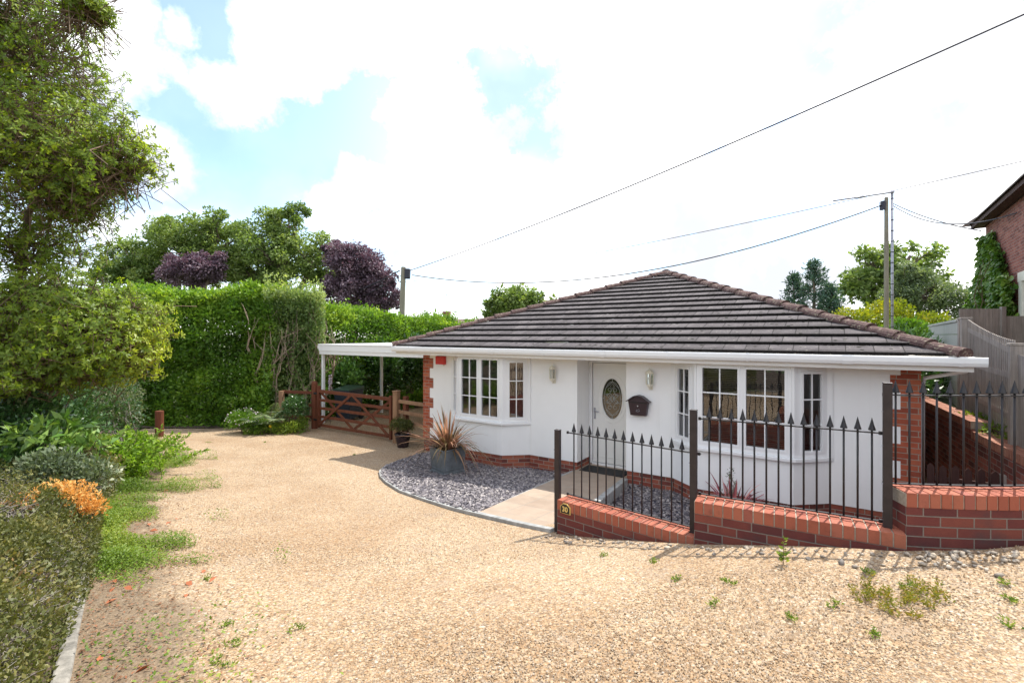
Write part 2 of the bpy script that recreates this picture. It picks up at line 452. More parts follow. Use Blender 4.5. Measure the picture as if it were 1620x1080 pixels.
# foliage
M['privet'] = leaf_mat('hedge_leaf', [(0.0, (0.046, 0.114, 0.015)), (0.5, (0.120, 0.234, 0.024)), (0.85, (0.244, 0.374, 0.039)), (1.0, (0.395, 0.507, 0.056))])
M['privet2'] = leaf_mat('olive_hedge_leaf', [(0.0, (0.072, 0.129, 0.036)), (0.5, (0.161, 0.239, 0.074)), (1.0, (0.442, 0.497, 0.185))])
M['laurel'] = leaf_mat('dark_glossy_leaf', [(0.0, (0.020, 0.056, 0.015)), (0.6, (0.054, 0.127, 0.033)), (1.0, (0.135, 0.246, 0.068))], 0.22, 0.3, 0.6)
M['oak'] = leaf_mat('oak_leaf', [(0.0, (0.082, 0.139, 0.043)), (0.5, (0.181, 0.256, 0.075)), (1.0, (0.355, 0.420, 0.141))])
M['copper'] = leaf_mat('copper_beech_leaf', [(0.0, (0.070, 0.048, 0.068)), (0.5, (0.152, 0.105, 0.135)), (1.0, (0.314, 0.232, 0.270))], 0.25, glow=(1.2, 0.8, 0.9))
M['rhodo'] = leaf_mat('evergreen_leaf', [(0.0, (0.078, 0.138, 0.020)), (0.45, (0.198, 0.281, 0.033)), (0.85, (0.410, 0.475, 0.049)), (1.0, (0.633, 0.594, 0.081))], 0.5, 0.46, 0.4)
M['conifer'] = leaf_mat('conifer_spray', [(0.0, (0.032, 0.077, 0.058)), (0.6, (0.072, 0.139, 0.092)), (1.0, (0.151, 0.231, 0.144))], 0.15)
M['willow'] = leaf_mat('silver_green_leaf', [(0.0, (0.081, 0.123, 0.061)), (0.6, (0.161, 0.213, 0.110)), (1.0, (0.287, 0.336, 0.198))])
M['yellow'] = leaf_mat('golden_leaf', [(0.0, (0.09, 0.14, 0.015)), (0.55, (0.24, 0.28, 0.02)), (1.0, (0.55, 0.46, 0.03))])
M['lime'] = leaf_mat('fresh_green_leaf', [(0.0, (0.055, 0.138, 0.013)), (0.6, (0.127, 0.242, 0.024)), (1.0, (0.231, 0.352, 0.055))], 0.42)
M['weed'] = leaf_mat('weed_leaf', [(0.0, (0.074, 0.146, 0.017)), (0.6, (0.182, 0.268, 0.036)), (1.0, (0.351, 0.390, 0.072))], 0.4)
M['weedy'] = leaf_mat('yellow_weed_leaf', [(0.0, (0.14, 0.16, 0.02)), (0.6, (0.28, 0.27, 0.035)), (1.0, (0.36, 0.22, 0.04))], 0.3)
M['feather'] = leaf_mat('feathery_leaf', [(0.0, (0.12, 0.24, 0.02)), (0.6, (0.22, 0.36, 0.04)), (1.0, (0.36, 0.48, 0.09))], 0.45)
M['silver'] = leaf_mat('variegated_leaf', [(0.0, (0.05, 0.085, 0.040)), (0.55, (0.14, 0.18, 0.10)), (1.0, (0.40, 0.42, 0.28))], 0.25)
M['olive'] = leaf_mat('small_olive_leaf', [(0.0, (0.048, 0.063, 0.019)), (0.5, (0.120, 0.132, 0.038)), (0.9, (0.228, 0.207, 0.066)), (1.0, (0.300, 0.184, 0.084))], 0.25)
M['orange'] = leaf_mat('orange_leaf', [(0.0, (0.60, 0.26, 0.06)), (0.5, (0.78, 0.44, 0.12)), (1.0, (0.84, 0.60, 0.26))], 0.35, glow=(1.1, 0.9, 0.6))
M['litter'] = leaf_mat('dry_leaf', [(0.0, (0.12, 0.06, 0.03)), (0.6, (0.26, 0.14, 0.08)), (1.0, (0.40, 0.13, 0.06))], 0.1, 0.7, 0.2, glow=(1, 0.9, 0.8))
M['flax'] = leaf_mat('bronze_strap_leaf', [(0.0, (0.15, 0.12, 0.05)), (0.3, (0.27, 0.17, 0.085)), (0.6, (0.46, 0.24, 0.155)), (0.85, (0.60, 0.34, 0.235)), (1.0, (0.72, 0.56, 0.36))], 0.35, 0.45, glow=(1.15, 0.95, 0.75))
M['pinkflax'] = leaf_mat('pink_strap_leaf', [(0.0, (0.220, 0.060, 0.075)), (0.6, (0.507, 0.152, 0.169)), (1.0, (0.777, 0.372, 0.338))], 0.3, 0.4, glow=(1.2, 0.9, 0.8))
M['petal'] = leaf_mat('pale_petal', [(0.0, (0.55, 0.40, 0.52)), (1.0, (0.80, 0.76, 0.78))], 0.3, glow=(1, 1, 1))
M['petalyellow'] = leaf_mat('yellow_petal', [(0.0, (0.75, 0.55, 0.03)), (1.0, (0.85, 0.70, 0.06))], 0.3, glow=(1, 1, 0.8))
M['ivy'] = leaf_mat('ivy_leaf', [(0.0, (0.033, 0.083, 0.018)), (0.5, (0.096, 0.196, 0.033)), (1.0, (0.252, 0.353, 0.064))], 0.2, 0.35, 0.5)


# ------------------------------------------------------------------ object helpers
def tag(o, label=None, cat=None, group=None, kind=None):
    if label:
        o['label'] = label
    if cat:
        o['category'] = cat
    if group:
        o['group'] = group
    if kind:
        o['kind'] = kind
    return o


def thing(name, label, cat, loc=(0, 0, 0), rz=0.0, group=None):
    o = bpy.data.objects.new(name, None)
    o.empty_display_size = 0.2
    col.objects.link(o)
    o.location = loc
    o.rotation_euler = (0, 0, rz)
    return tag(o, label, cat, group)


def link(name, me, mat, parent=None):
    o = bpy.data.objects.new(name, me)
    if mat is not None:
        me.materials.append(mat)
    col.objects.link(o)
    if parent is not None:
        o.parent = parent
    return o


def copy_tree(o, parent=None):
    kids = list(o.children)
    c = o.copy()
    col.objects.link(c)
    if parent is not None:
        c.parent = parent
    for k in kids:
        copy_tree(k, c)
    return c


def boxuv(me):
    uvl = me.uv_layers.new(name='UVMap').data
    vs = me.vertices
    for p in me.polygons:
        n = p.normal
        if abs(n.z) > 0.75:
            for li in p.loop_indices:
                c = vs[me.loops[li].vertex_index].co
                uvl[li].uv = (c.x, c.y)
        else:
            t = Vector((-n.y, n.x, 0))
            t.normalize()
            for li in p.loop_indices:
                c = vs[me.loops[li].vertex_index].co
                uvl[li].uv = (c.x * t.x + c.y * t.y, c.z)


class MB:
    def __init__(s):
        s.v, s.f, s.uv = [], [], None

    def add(s, vs, fs):
        o = len(s.v)
        s.v += [tuple(x) for x in vs]
        s.f += [[i + o for i in f] for f in fs]
        return s

    def box(s, x0, x1, y0, y1, z0, z1):
        return s.prism([(x0, y0), (x1, y0), (x1, y1), (x0, y1)], z0, z1)

    def prism(s, poly, z0, z1):
        n = len(poly)
        a = sum(poly[i][0] * poly[(i + 1) % n][1] - poly[(i + 1) % n][0] * poly[i][1] for i in range(n))
        if a < 0:
            poly = poly[::-1]
        zz0 = z0 if isinstance(z0, (list, tuple)) else [z0] * n
        zz1 = z1 if isinstance(z1, (list, tuple)) else [z1] * n
        vs = [(x, y, zz0[i]) for i, (x, y) in enumerate(poly)] + [(x, y, zz1[i]) for i, (x, y) in enumerate(poly)]
        fs = [list(range(n))[::-1], list(range(n, 2 * n))] + [[i, (i + 1) % n, n + (i + 1) % n, n + i] for i in range(n)]
        return s.add(vs, fs)

    def bar(s, p0, p1, w, h, up=(0, 0, 1)):
        p0, p1 = Vector(p0), Vector(p1)
        d = (p1 - p0).normalized()
        up = Vector(up)
        if abs(d.dot(up)) > 0.98:
            up = Vector((0, 1, 0))
        a = d.cross(up).normalized() * (w / 2)
        b = a.cross(d).normalized() * (h / 2)
        vs = [p0 - a - b, p0 + a - b, p0 + a + b, p0 - a + b, p1 - a - b, p1 + a - b, p1 + a + b, p1 - a + b]
        return s.add(vs, [[0, 1, 2, 3], [7, 6, 5, 4], [0, 4, 5, 1], [1, 5, 6, 2], [2, 6, 7, 3], [3, 7, 4, 0]])

    def tube(s, pts, rad, n=6, cap=True):
        pts = [Vector(p) for p in pts]
        if not isinstance(rad, (list, tuple)):
            rad = [rad] * len(pts)
        vs, fs = [], []
        ref = None
        for i, p in enumerate(pts):
            d = (pts[min(i + 1, len(pts) - 1)] - pts[max(i - 1, 0)])
            d = d.normalized() if d.length > 1e-9 else Vector((0, 0, 1))
            if ref is None:
                ref = Vector((0, 0, 1)) if abs(d.z) < 0.9 else Vector((1, 0, 0))
            a = d.cross(ref)
            if a.length < 1e-6:
                a = d.cross(Vector((0, 1, 0.3)))
            a.normalize()
            b = d.cross(a)
            ref = -b if False else ref
            for k in range(n):
                t = 2 * math.pi * k / n
                vs.append(p + (a * math.cos(t) + b * math.sin(t)) * rad[i])
        for i in range(len(pts) - 1):
            for k in range(n):
                fs.append([i * n + k, i * n + (k + 1) % n, (i + 1) * n + (k + 1) % n, (i + 1) * n + k])
        if cap:
            fs.append(list(range(n))[::-1])
            fs.append([(len(pts) - 1) * n + k for k in range(n)])
        return s.add(vs, fs)

    def lathe(s, prof, c=(0, 0, 0), n=16, axis='z', squash=1.0):
        vs, fs = [], []
        for r, z in prof:
            for k in range(n):
                t = 2 * math.pi * k / n
                q = (r * math.cos(t), r * math.sin(t) * squash, z) if axis == 'z' else (r * math.cos(t), z, r * math.sin(t) * squash)
                vs.append((c[0] + q[0], c[1] + q[1], c[2] + q[2]))
        m = len(prof)
        for i in range(m - 1):
            for k in range(n):
                f = [i * n + k, i * n + (k + 1) % n, (i + 1) * n + (k + 1) % n, (i + 1) * n + k]
                fs.append(f if axis == 'z' else f[::-1])
        fs.append(list(range(n))[::-1] if axis == 'z' else list(range(n)))
        e = [(m - 1) * n + k for k in range(n)]
        fs.append(e if axis == 'z' else e[::-1])
        return s.add(vs, fs)

    def sweep(s, prof, pts, closed_prof=True):
        """prof: list of (side, z) offsets swept along a level polyline pts (x, y, z) with mitred corners; side = to the right of travel"""
        pts = [Vector(p) for p in pts]
        n = len(prof)
        vs, fs = [], []
        for i, p in enumerate(pts):
            d0 = (pts[i] - pts[i - 1]).normalized() if i > 0 else None
            d1 = (pts[i + 1] - pts[i]).normalized() if i < len(pts) - 1 else None
            d0, d1 = d0 or d1, d1 or d0
            r0, r1 = Vector((d0.y, -d0.x, 0)), Vector((d1.y, -d1.x, 0))
            m = (r0 + r1).normalized()
            m = m / max(0.3, m.dot(r0))
            for a, z in prof:
                vs.append(p + m * a + Vector((0, 0, z)))
        for i in range(len(pts) - 1):
            for k in range(n if closed_prof else n - 1):
                fs.append([i * n + k, (i + 1) * n + k, (i + 1) * n + (k + 1) % n, i * n + (k + 1) % n])
        if closed_prof:
            fs.append(list(range(n)))
            fs.append([(len(pts) - 1) * n + k for k in range(n)][::-1])
        return s.add(vs, fs)

    def build(s, name, mat, parent=None, smooth=False, bevel=0.0, seg=2, uv=True):
        me = bpy.data.meshes.new(name)
        me.from_pydata(s.v, [], s.f)
        me.update()
        if uv:
            boxuv(me)
        if smooth:
            me.polygons.foreach_set('use_smooth', [True] * len(me.polygons))
        o = link(name, me, mat, parent)
        if bevel:
            b = o.modifiers.new('bevel', 'BEVEL')
            b.width = bevel
            b.segments = seg
            b.limit_method = 'ANGLE'
        return o


def fast_mesh(name, V, F, tint=None, smooth=False):
    """V (n,3), F (m,k) with one k"""
    me = bpy.data.meshes.new(name)
    V = np.ascontiguousarray(V, dtype=np.float32)
    F = np.ascontiguousarray(F, dtype=np.int32)
    me.vertices.add(len(V))
    me.vertices.foreach_set('co', V.ravel())
    k = F.shape[1]
    me.loops.add(F.size)
    me.loops.foreach_set('vertex_index', F.ravel())
    me.polygons.add(len(F))
    me.polygons.foreach_set('loop_start', np.arange(0, F.size, k, dtype=np.int32))
    if smooth:
        me.polygons.foreach_set('use_smooth', np.ones(len(F), dtype=bool))
    me.update(calc_edges=True)
    if tint is not None:
        at = me.attributes.new('tint', 'FLOAT', 'POINT')
        at.data.foreach_set('value', np.ascontiguousarray(tint, dtype=np.float32))
    return me


def unit(a):
    return a / np.maximum(1e-9, np.linalg.norm(a, axis=1, keepdims=True))


def rdir(n):
    return unit(rng.normal(size=(n, 3)))


PH = rng.uniform(0, 6.28, (6, 3))


def lump(Pt, f):
    """cheap smooth noise in 0..1"""
    a = np.zeros(len(Pt))
    dirs = np.array([[1, .3, .2], [-.4, 1, .5], [.3, -.6, 1], [.8, .8, -.3], [-.7, .2, .9], [.1, -.9, -.7]])
    for i in range(6):
        a += np.sin((Pt @ dirs[i]) * f * (1 + .23 * i) + PH[i, 0] * 3)
    return np.clip(0.5 + a / 6.5, 0, 1)


def leaf_arrays(Pt, D, L, aspect=0.5, tint=None, Nrm=None, fold=0.12):
    n = len(Pt)
    if Nrm is None:
        Nrm = rdir(n)
    S = unit(np.cross(D, Nrm))
    Nn = np.cross(S, D)
    L = np.asarray(L).reshape(-1, 1) if np.ndim(L) else np.full((n, 1), L)
    W = L * aspect * 0.5
    V = np.empty((n, 4, 3))
    V[:, 0] = Pt
    V[:, 1] = Pt + D * L * 0.48 + S * W + Nn * L * fold
    V[:, 2] = Pt + D * L - Nn * L * fold * 0.5
    V[:, 3] = Pt + D * L * 0.48 - S * W + Nn * L * fold
    if tint is None:
        tint = rng.random(n)
    return V.reshape(-1, 3), np.arange(4 * n).reshape(-1, 4), np.repeat(tint, 4)


def leaves(name, Pt, D, L, mat, parent=None, aspect=0.5, tint=None, Nrm=None, fold=0.12):
    Pt = np.asarray(Pt)
    if parent is not None:
        Pt = Pt - np.array(parent.location)
    V, F, T = leaf_arrays(Pt, np.asarray(D), L, aspect, tint, Nrm, fold)
    return link(name, fast_mesh(name, V, F, T), M[mat], parent)


def straps(name, pts_list, widths, mat, parent, tints):
    """long thin leaves: each a polyline of points with a width at every point"""
    V, F, T = [], [], []
    for pts, w, t in zip(pts_list, widths, tints):
        o = len(V)
        m = len(pts)
        d0 = pts[1] - pts[0]
        side = np.cross(d0, np.array([0, 0, 1.0]))
        side = side / max(1e-6, np.linalg.norm(side))
        for i in range(m):
            V += [pts[i] - side * w[i] / 2, pts[i] + side * w[i] / 2]
            T += [t, t]
        for i in range(m - 1):
            F.append([o + 2 * i, o + 2 * i + 1, o + 2 * i + 3, o + 2 * i + 2])
    V = np.array(V)
    if parent is not None:
        V = V - np.array(parent.location)
    return link(name, fast_mesh(name, V, np.array(F), np.array(T), True), M[mat], parent)


def twigs(segs, name, mat, parent=None, sides=3):
    """segs: list of (p0, p1, r0, r1)"""
    A = np.array([s_[0] for s_ in segs], float)
    B = np.array([s_[1] for s_ in segs], float)
    r0 = np.array([s_[2] for s_ in segs])
    r1 = np.array([s_[3] for s_ in segs])
    if parent is not None:
        A = A - np.array(parent.location)
        B = B - np.array(parent.location)
    d = unit(B - A)
    ref = np.where(np.abs(d[:, 2:3]) < 0.9, np.array([[0, 0, 1.0]]), np.array([[1.0, 0, 0]]))
    a = unit(np.cross(d, ref))
    b = np.cross(d, a)
    n = len(A)
    V = np.empty((n, 2 * sides, 3))
    for k in range(sides):
        t = 2 * math.pi * k / sides
        o = a * math.cos(t) + b * math.sin(t)
        V[:, k] = A + o * r0[:, None]
        V[:, sides + k] = B + o * r1[:, None]
    F = []
    for k in range(sides):
        F.append([k, (k + 1) % sides, sides + (k + 1) % sides, sides + k])
    F = (np.arange(n)[:, None, None] * 2 * sides + np.array(F)[None]).reshape(-1, 4)
    return link(name, fast_mesh(name, V.reshape(-1, 3), F), M[mat], parent)


def branch(p0, p1, r0, r1, bend=0.12, k=4):
    """a gently crooked limb as several segs"""
    p0, p1 = np.array(p0, float), np.array(p1, float)
    L = np.linalg.norm(p1 - p0)
    pts = [p0 + (p1 - p0) * i / k + (rng.normal(size=3) * bend * L * 0.35 if 0 < i < k else 0) for i in range(k + 1)]
    return [(pts[i], pts[i + 1], r0 + (r1 - r0) * i / k, r0 + (r1 - r0) * (i + 1) / k) for i in range(k)]


def tree(name, label, cat, base, blobs, nclump, per, lsize, mat, trunk=0.25, clump=0.32, aspect=0.6, group=None, bark='bark', flat=0.8):
    t = thing(name, label, cat, base, 0, group)
    base = np.array(base, float)
    vol = np.array([b[3] * b[4] * b[5] for b in blobs]) ** (2 / 3)
    pick = rng.choice(len(blobs), nclump, p=vol / vol.sum())
    B = np.array(blobs, float)
    d = rdir(nclump)
    r = rng.uniform(0.45, 1.0, (nclump, 1)) ** 0.6
    C = B[pick, :3] + d * r * B[pick, 3:]
    cr = clump * np.cbrt(B[pick, 3] * B[pick, 4] * B[pick, 5]) * rng.uniform(0.6, 1.25, nclump)
    top = B[:, :3].mean(axis=0)
    segs = []
    fork = base + (top - base) * np.array([0.8, 0.8, 0.55])
    segs += branch(base, fork, trunk, trunk * 0.7, 0.06, 5)
    for b in B:
        segs += branch(fork, b[:3], trunk * 0.6, trunk * 0.25, 0.15)
    for i in rng.choice(nclump, min(nclump, 70), replace=False):
        segs += branch(B[pick[i], :3] * 0.8 + fork * 0.2, C[i], trunk * 0.22, trunk * 0.05, 0.15, 3)
    twigs(segs, 'trunk', bark, t, 6)
    n = nclump * per
    ci = np.repeat(np.arange(nclump), per)
    o = rdir(n) * (rng.random((n, 1)) ** 0.45) * cr[ci][:, None] * np.array([1, 1, flat])
    Pt = C[ci] + o
    D = unit(unit(o) * 0.7 + rdir(n) * 0.9 + np.array([0, 0, -0.15]))
    Nn = unit(rdir(n) * 0.8 + np.array([0, 0, 0.9]))
    ctint = rng.random(nclump)
    tint = np.clip(0.42 * ctint[ci] + 0.58 * rng.random(n), 0, 1)
    leaves('crown', Pt, D, lsize * rng.uniform(0.6, 1.3, n), mat, t, aspect, tint, Nn)
    return t


def bush(name, label, cat, base, blobs, n, lsize, mat, stems=14, aspect=0.5, group=None, shell=0.5, up=0.3, twig='twig', tmul=1.0):
    """leafy mound: leaves through the outer part of some ellipsoids (world coordinates), with stems"""
    t = thing(name, label, cat, base, 0, group)
    B = np.array(blobs, float)
    w = (B[:, 3] * B[:, 4] * B[:, 5]) ** (2 / 3)
    pick = rng.choice(len(B), n, p=w / w.sum())
    d = rdir(n)
    d[:, 2] = np.where(d[:, 2] < -0.3, -d[:, 2], d[:, 2])
    r = 1 - shell * rng.random((n, 1)) ** 1.6
    r = r * (0.82 + 0.3 * lump(d * 3 + pick[:, None], 2.2)[:, None])
    Pt = B[pick, :3] + d * r * B[pick, 3:]
    D = unit(d * 0.6 + rdir(n) * 0.8 + np.array([0, 0, up]))
    tint = np.clip(0.5 * rng.random(n) + 0.5 * lump(Pt, 3.0), 0, 1) * tmul
    leaves('foliage', Pt, D, lsize * rng.uniform(0.6, 1.35, n), mat, t, aspect, tint)
    segs = []
    for i in range(stems):
        b = B[rng.integers(len(B))]
        e = b[:3] + rdir(1)[0] * b[3:] * 0.75
        p0 = np.array(base) + rng.normal(size=3) * np.array([b[3] * .15, b[4] * .15, 0])
        segs += branch(p0, e, 0.014 + 0.004 * b[5], 0.004, 0.2)
    if segs:
        twigs(segs, 'stem', twig, t, 4)
    return t


# ------------------------------------------------------------------ terrain
CP = np.array([
    (0, -4, 1.30), (0, 0, 1.15), (0, 2.2, 1.08), (-2, 2.3, 1.03), (2, 2.3, 1.12), (3.5, 2.6, 1.20), (5, 2.5, 1.32), (-3, 0, 1.12), (4, -2, 1.35), (9, 0, 1.5), (-9, -2, 1.2),
    (.49, 5.17, .54), (1.6, 4.19, .86), (2.78, 3.53, 1.12), (3.77, 3.5, 1.205), (4.6, 3.65, 1.25),
    (-2.44, 8.98, .10), (-1.61, 7.28, .25), (-1.19, 6.78, .31), (-.74, 6.3, .37), (-.41, 6.0, .41),
    (-1.73, 10.8, 0), (-5.66, 13.67, 0), (-2.97, 11.9, 0), (-4.3, 16.2, 0), (-1, 16, 0), (-0.2, 9.2, 0.03), (1.2, 8.4, .07), (.4, 6.6, .30),
    (-9.05, 12.2, .08), (-7.1, 8.98, .3), (-3.87, 4.3, .8), (-2.54, 2.7, 1.0), (-12, 11, .25), (-12, 5, .9), (-6, 4, .9), (-12, 16, 0.1), (-2.5, 4.5, .72), (-4.5, 8.5, .25), (3, 9, 0.0), (8, 20, 0), (-6, 22, 0)])


def tps(r):
    return np.where(r > 1e-9, r * r * np.log(np.maximum(r, 1e-9)), 0)


def _fit():
    n = len(CP)
    K = tps(np.linalg.norm(CP[:, None, :2] - CP[None, :, :2], axis=2)) + np.eye(n) * 0.05
    Q = np.c_[np.ones(n), CP[:, :2]]
    A = np.block([[K, Q], [Q.T, np.zeros((3, 3))]])
    return np.linalg.solve(A, np.r_[CP[:, 2], 0, 0, 0])


_W = _fit()


def ground(xy):
    xy = np.atleast_2d(np.asarray(xy, float))[:, :2]
    K = tps(np.linalg.norm(xy[:, None] - CP[None, :, :2], axis=2))
    return K @ _W[:-3] + np.c_[np.ones(len(xy)), xy] @ _W[-3:]


def gz(x, y):
    return float(ground([(x, y)])[0])


def inside(xy, poly):
    x, y = xy[:, 0], xy[:, 1]
    c = np.zeros(len(xy), bool)
    n = len(poly)
    for i in range(n):
        x0, y0 = poly[i]
        x1, y1 = poly[(i + 1) % n]
        if y0 == y1:
            continue
        hit = ((y0 > y) != (y1 > y)) & (x < (x1 - x0) * (y - y0) / (y1 - y0) + x0)
        c ^= hit
    return c


def sheet(name, poly, step, zf, mat, jitter=0.0):
    """a triangulated sheet over polygon poly with height zf(xy)"""
    poly = [tuple(p) for p in poly]
    dense = []
    for i in range(len(poly)):
        a, b = np.array(poly[i]), np.array(poly[(i + 1) % len(poly)])
        k = max(1, int(np.linalg.norm(b - a) / step))
        dense += [tuple(a + (b - a) * j / k) for j in range(k)]
    pa = np.array(poly)
    xs = np.arange(pa[:, 0].min() + step * .37, pa[:, 0].max(), step)
    ys = np.arange(pa[:, 1].min() + step * .41, pa[:, 1].max(), step)
    g = np.array(np.meshgrid(xs, ys)).reshape(2, -1).T
    g = g[inside(g, poly)]
    allp = [Vector(p) for p in dense] + [Vector(p) for p in g]
    r = delaunay_2d_cdt(allp, [], [list(range(len(dense)))], 1, 1e-5)
    xy = np.array([(v.x, v.y) for v in r[0]])
    z = zf(xy)
    if jitter:
        z = z + rng.normal(size=len(z)) * jitter
    me = bpy.data.meshes.new(name)
    fs = []
    for f in r[2]:
        a, b, c = (r[0][i] for i in f[:3])
        fs.append(list(f) if (b - a).cross(c - a) > 0 else list(f)[::-1])
    me.from_pydata([(x, y, zz) for (x, y), zz in zip(xy, z)], [], fs)
    me.update()
    boxuv(me)
    me.polygons.foreach_set('use_smooth', [True] * len(me.polygons))
    return link(name, me, mat)


# house frame
U, Vv = Vector((.833, -.553, 0)), Vector((.553, .833, 0))
A0 = Vector((-1.73, 10.89, 0))
HROT = math.atan2(U.y, U.x)


def H(u, v, z=0.0):
    return A0 + U * u + Vv * v + Vector((0, 0, z))


def H2(u, v):
    p = H(u, v)
    return (p.x, p.y)


BEDCURVE = [H2(0.02, -0.005), (-2.05, 10.55), (-2.32, 9.95), (-2.47, 9.4), (-2.46, 8.95), (-2.32, 8.5), (-2.1, 8.05), (-1.72, 7.42), (-1.22, 6.82), (-.78, 6.33), (-.42, 6.0)]
PATH_NL, PATH_NR = (-.41, 6.02), (.47, 5.22)
KERB = [(-.9, .3), (-1.55, 1.45), (-2.2, 2.3), (-3.05, 3.35), (-3.9, 4.35), (-4.8, 5.45), (-5.75, 6.9), (-6.7, 8.4), (-7.6, 9.6), (-9.6, 11.9)]
GRAVEL = [(.47, 5.12), (1.57, 4.12), (2.76, 3.44), (3.3, 3.36), (3.8, 3.38), (4.72, 3.62), (9, 3.2), (10, -8), (-4, -8), (-1.2, -3)] + KERB + \
         [(-10.3, 13.3), (-8.5, 13.6), (-6.0, 14.2), (-6.9, 15.3), (-5.5, 18.5), (-3.2, 23), (2.2, 20.4), H2(-.4, 9.5), H2(-.4, 0.05), H2(4.5, 0.05), (1.93, 8.3), (1.05, 6.55)]


def soil_amount(xy):
    k = np.array(KERB)
    dmin = np.full(len(xy), 9.0)
    for i in range(len(k) - 1):
        a, b = k[i], k[i + 1]
        t = np.clip(((xy - a) @ (b - a)) / ((b - a) @ (b - a)), 0, 1)
        dmin = np.minimum(dmin, np.linalg.norm(xy - (a + t[:, None] * (b - a)), axis=1))
    s = np.clip(1.15 - dmin / 1.05, 0, 1)
    d2 = np.linalg.norm((xy - np.array([-8, 13.5])) * np.array([.35, 1]), axis=1)
    s = np.maximum(s, np.clip(0.9 - d2 / 1.2, 0, 1))
    d3 = np.linalg.norm(xy - np.array([-6.6, 13.9]), axis=1)
    return np.maximum(s, np.clip(0.9 - d3 / 1.0, 0, 1))


def soil_attr(o):
    me = o.data
    co = np.empty(len(me.vertices) * 3, np.float32)
    me.vertices.foreach_get('co', co)
    s = soil_amount(co.reshape(-1, 3)[:, :2].astype(float))
    at = me.attributes.new('soil', 'FLOAT', 'POINT')
    at.data.foreach_set('value', s.astype(np.float32))


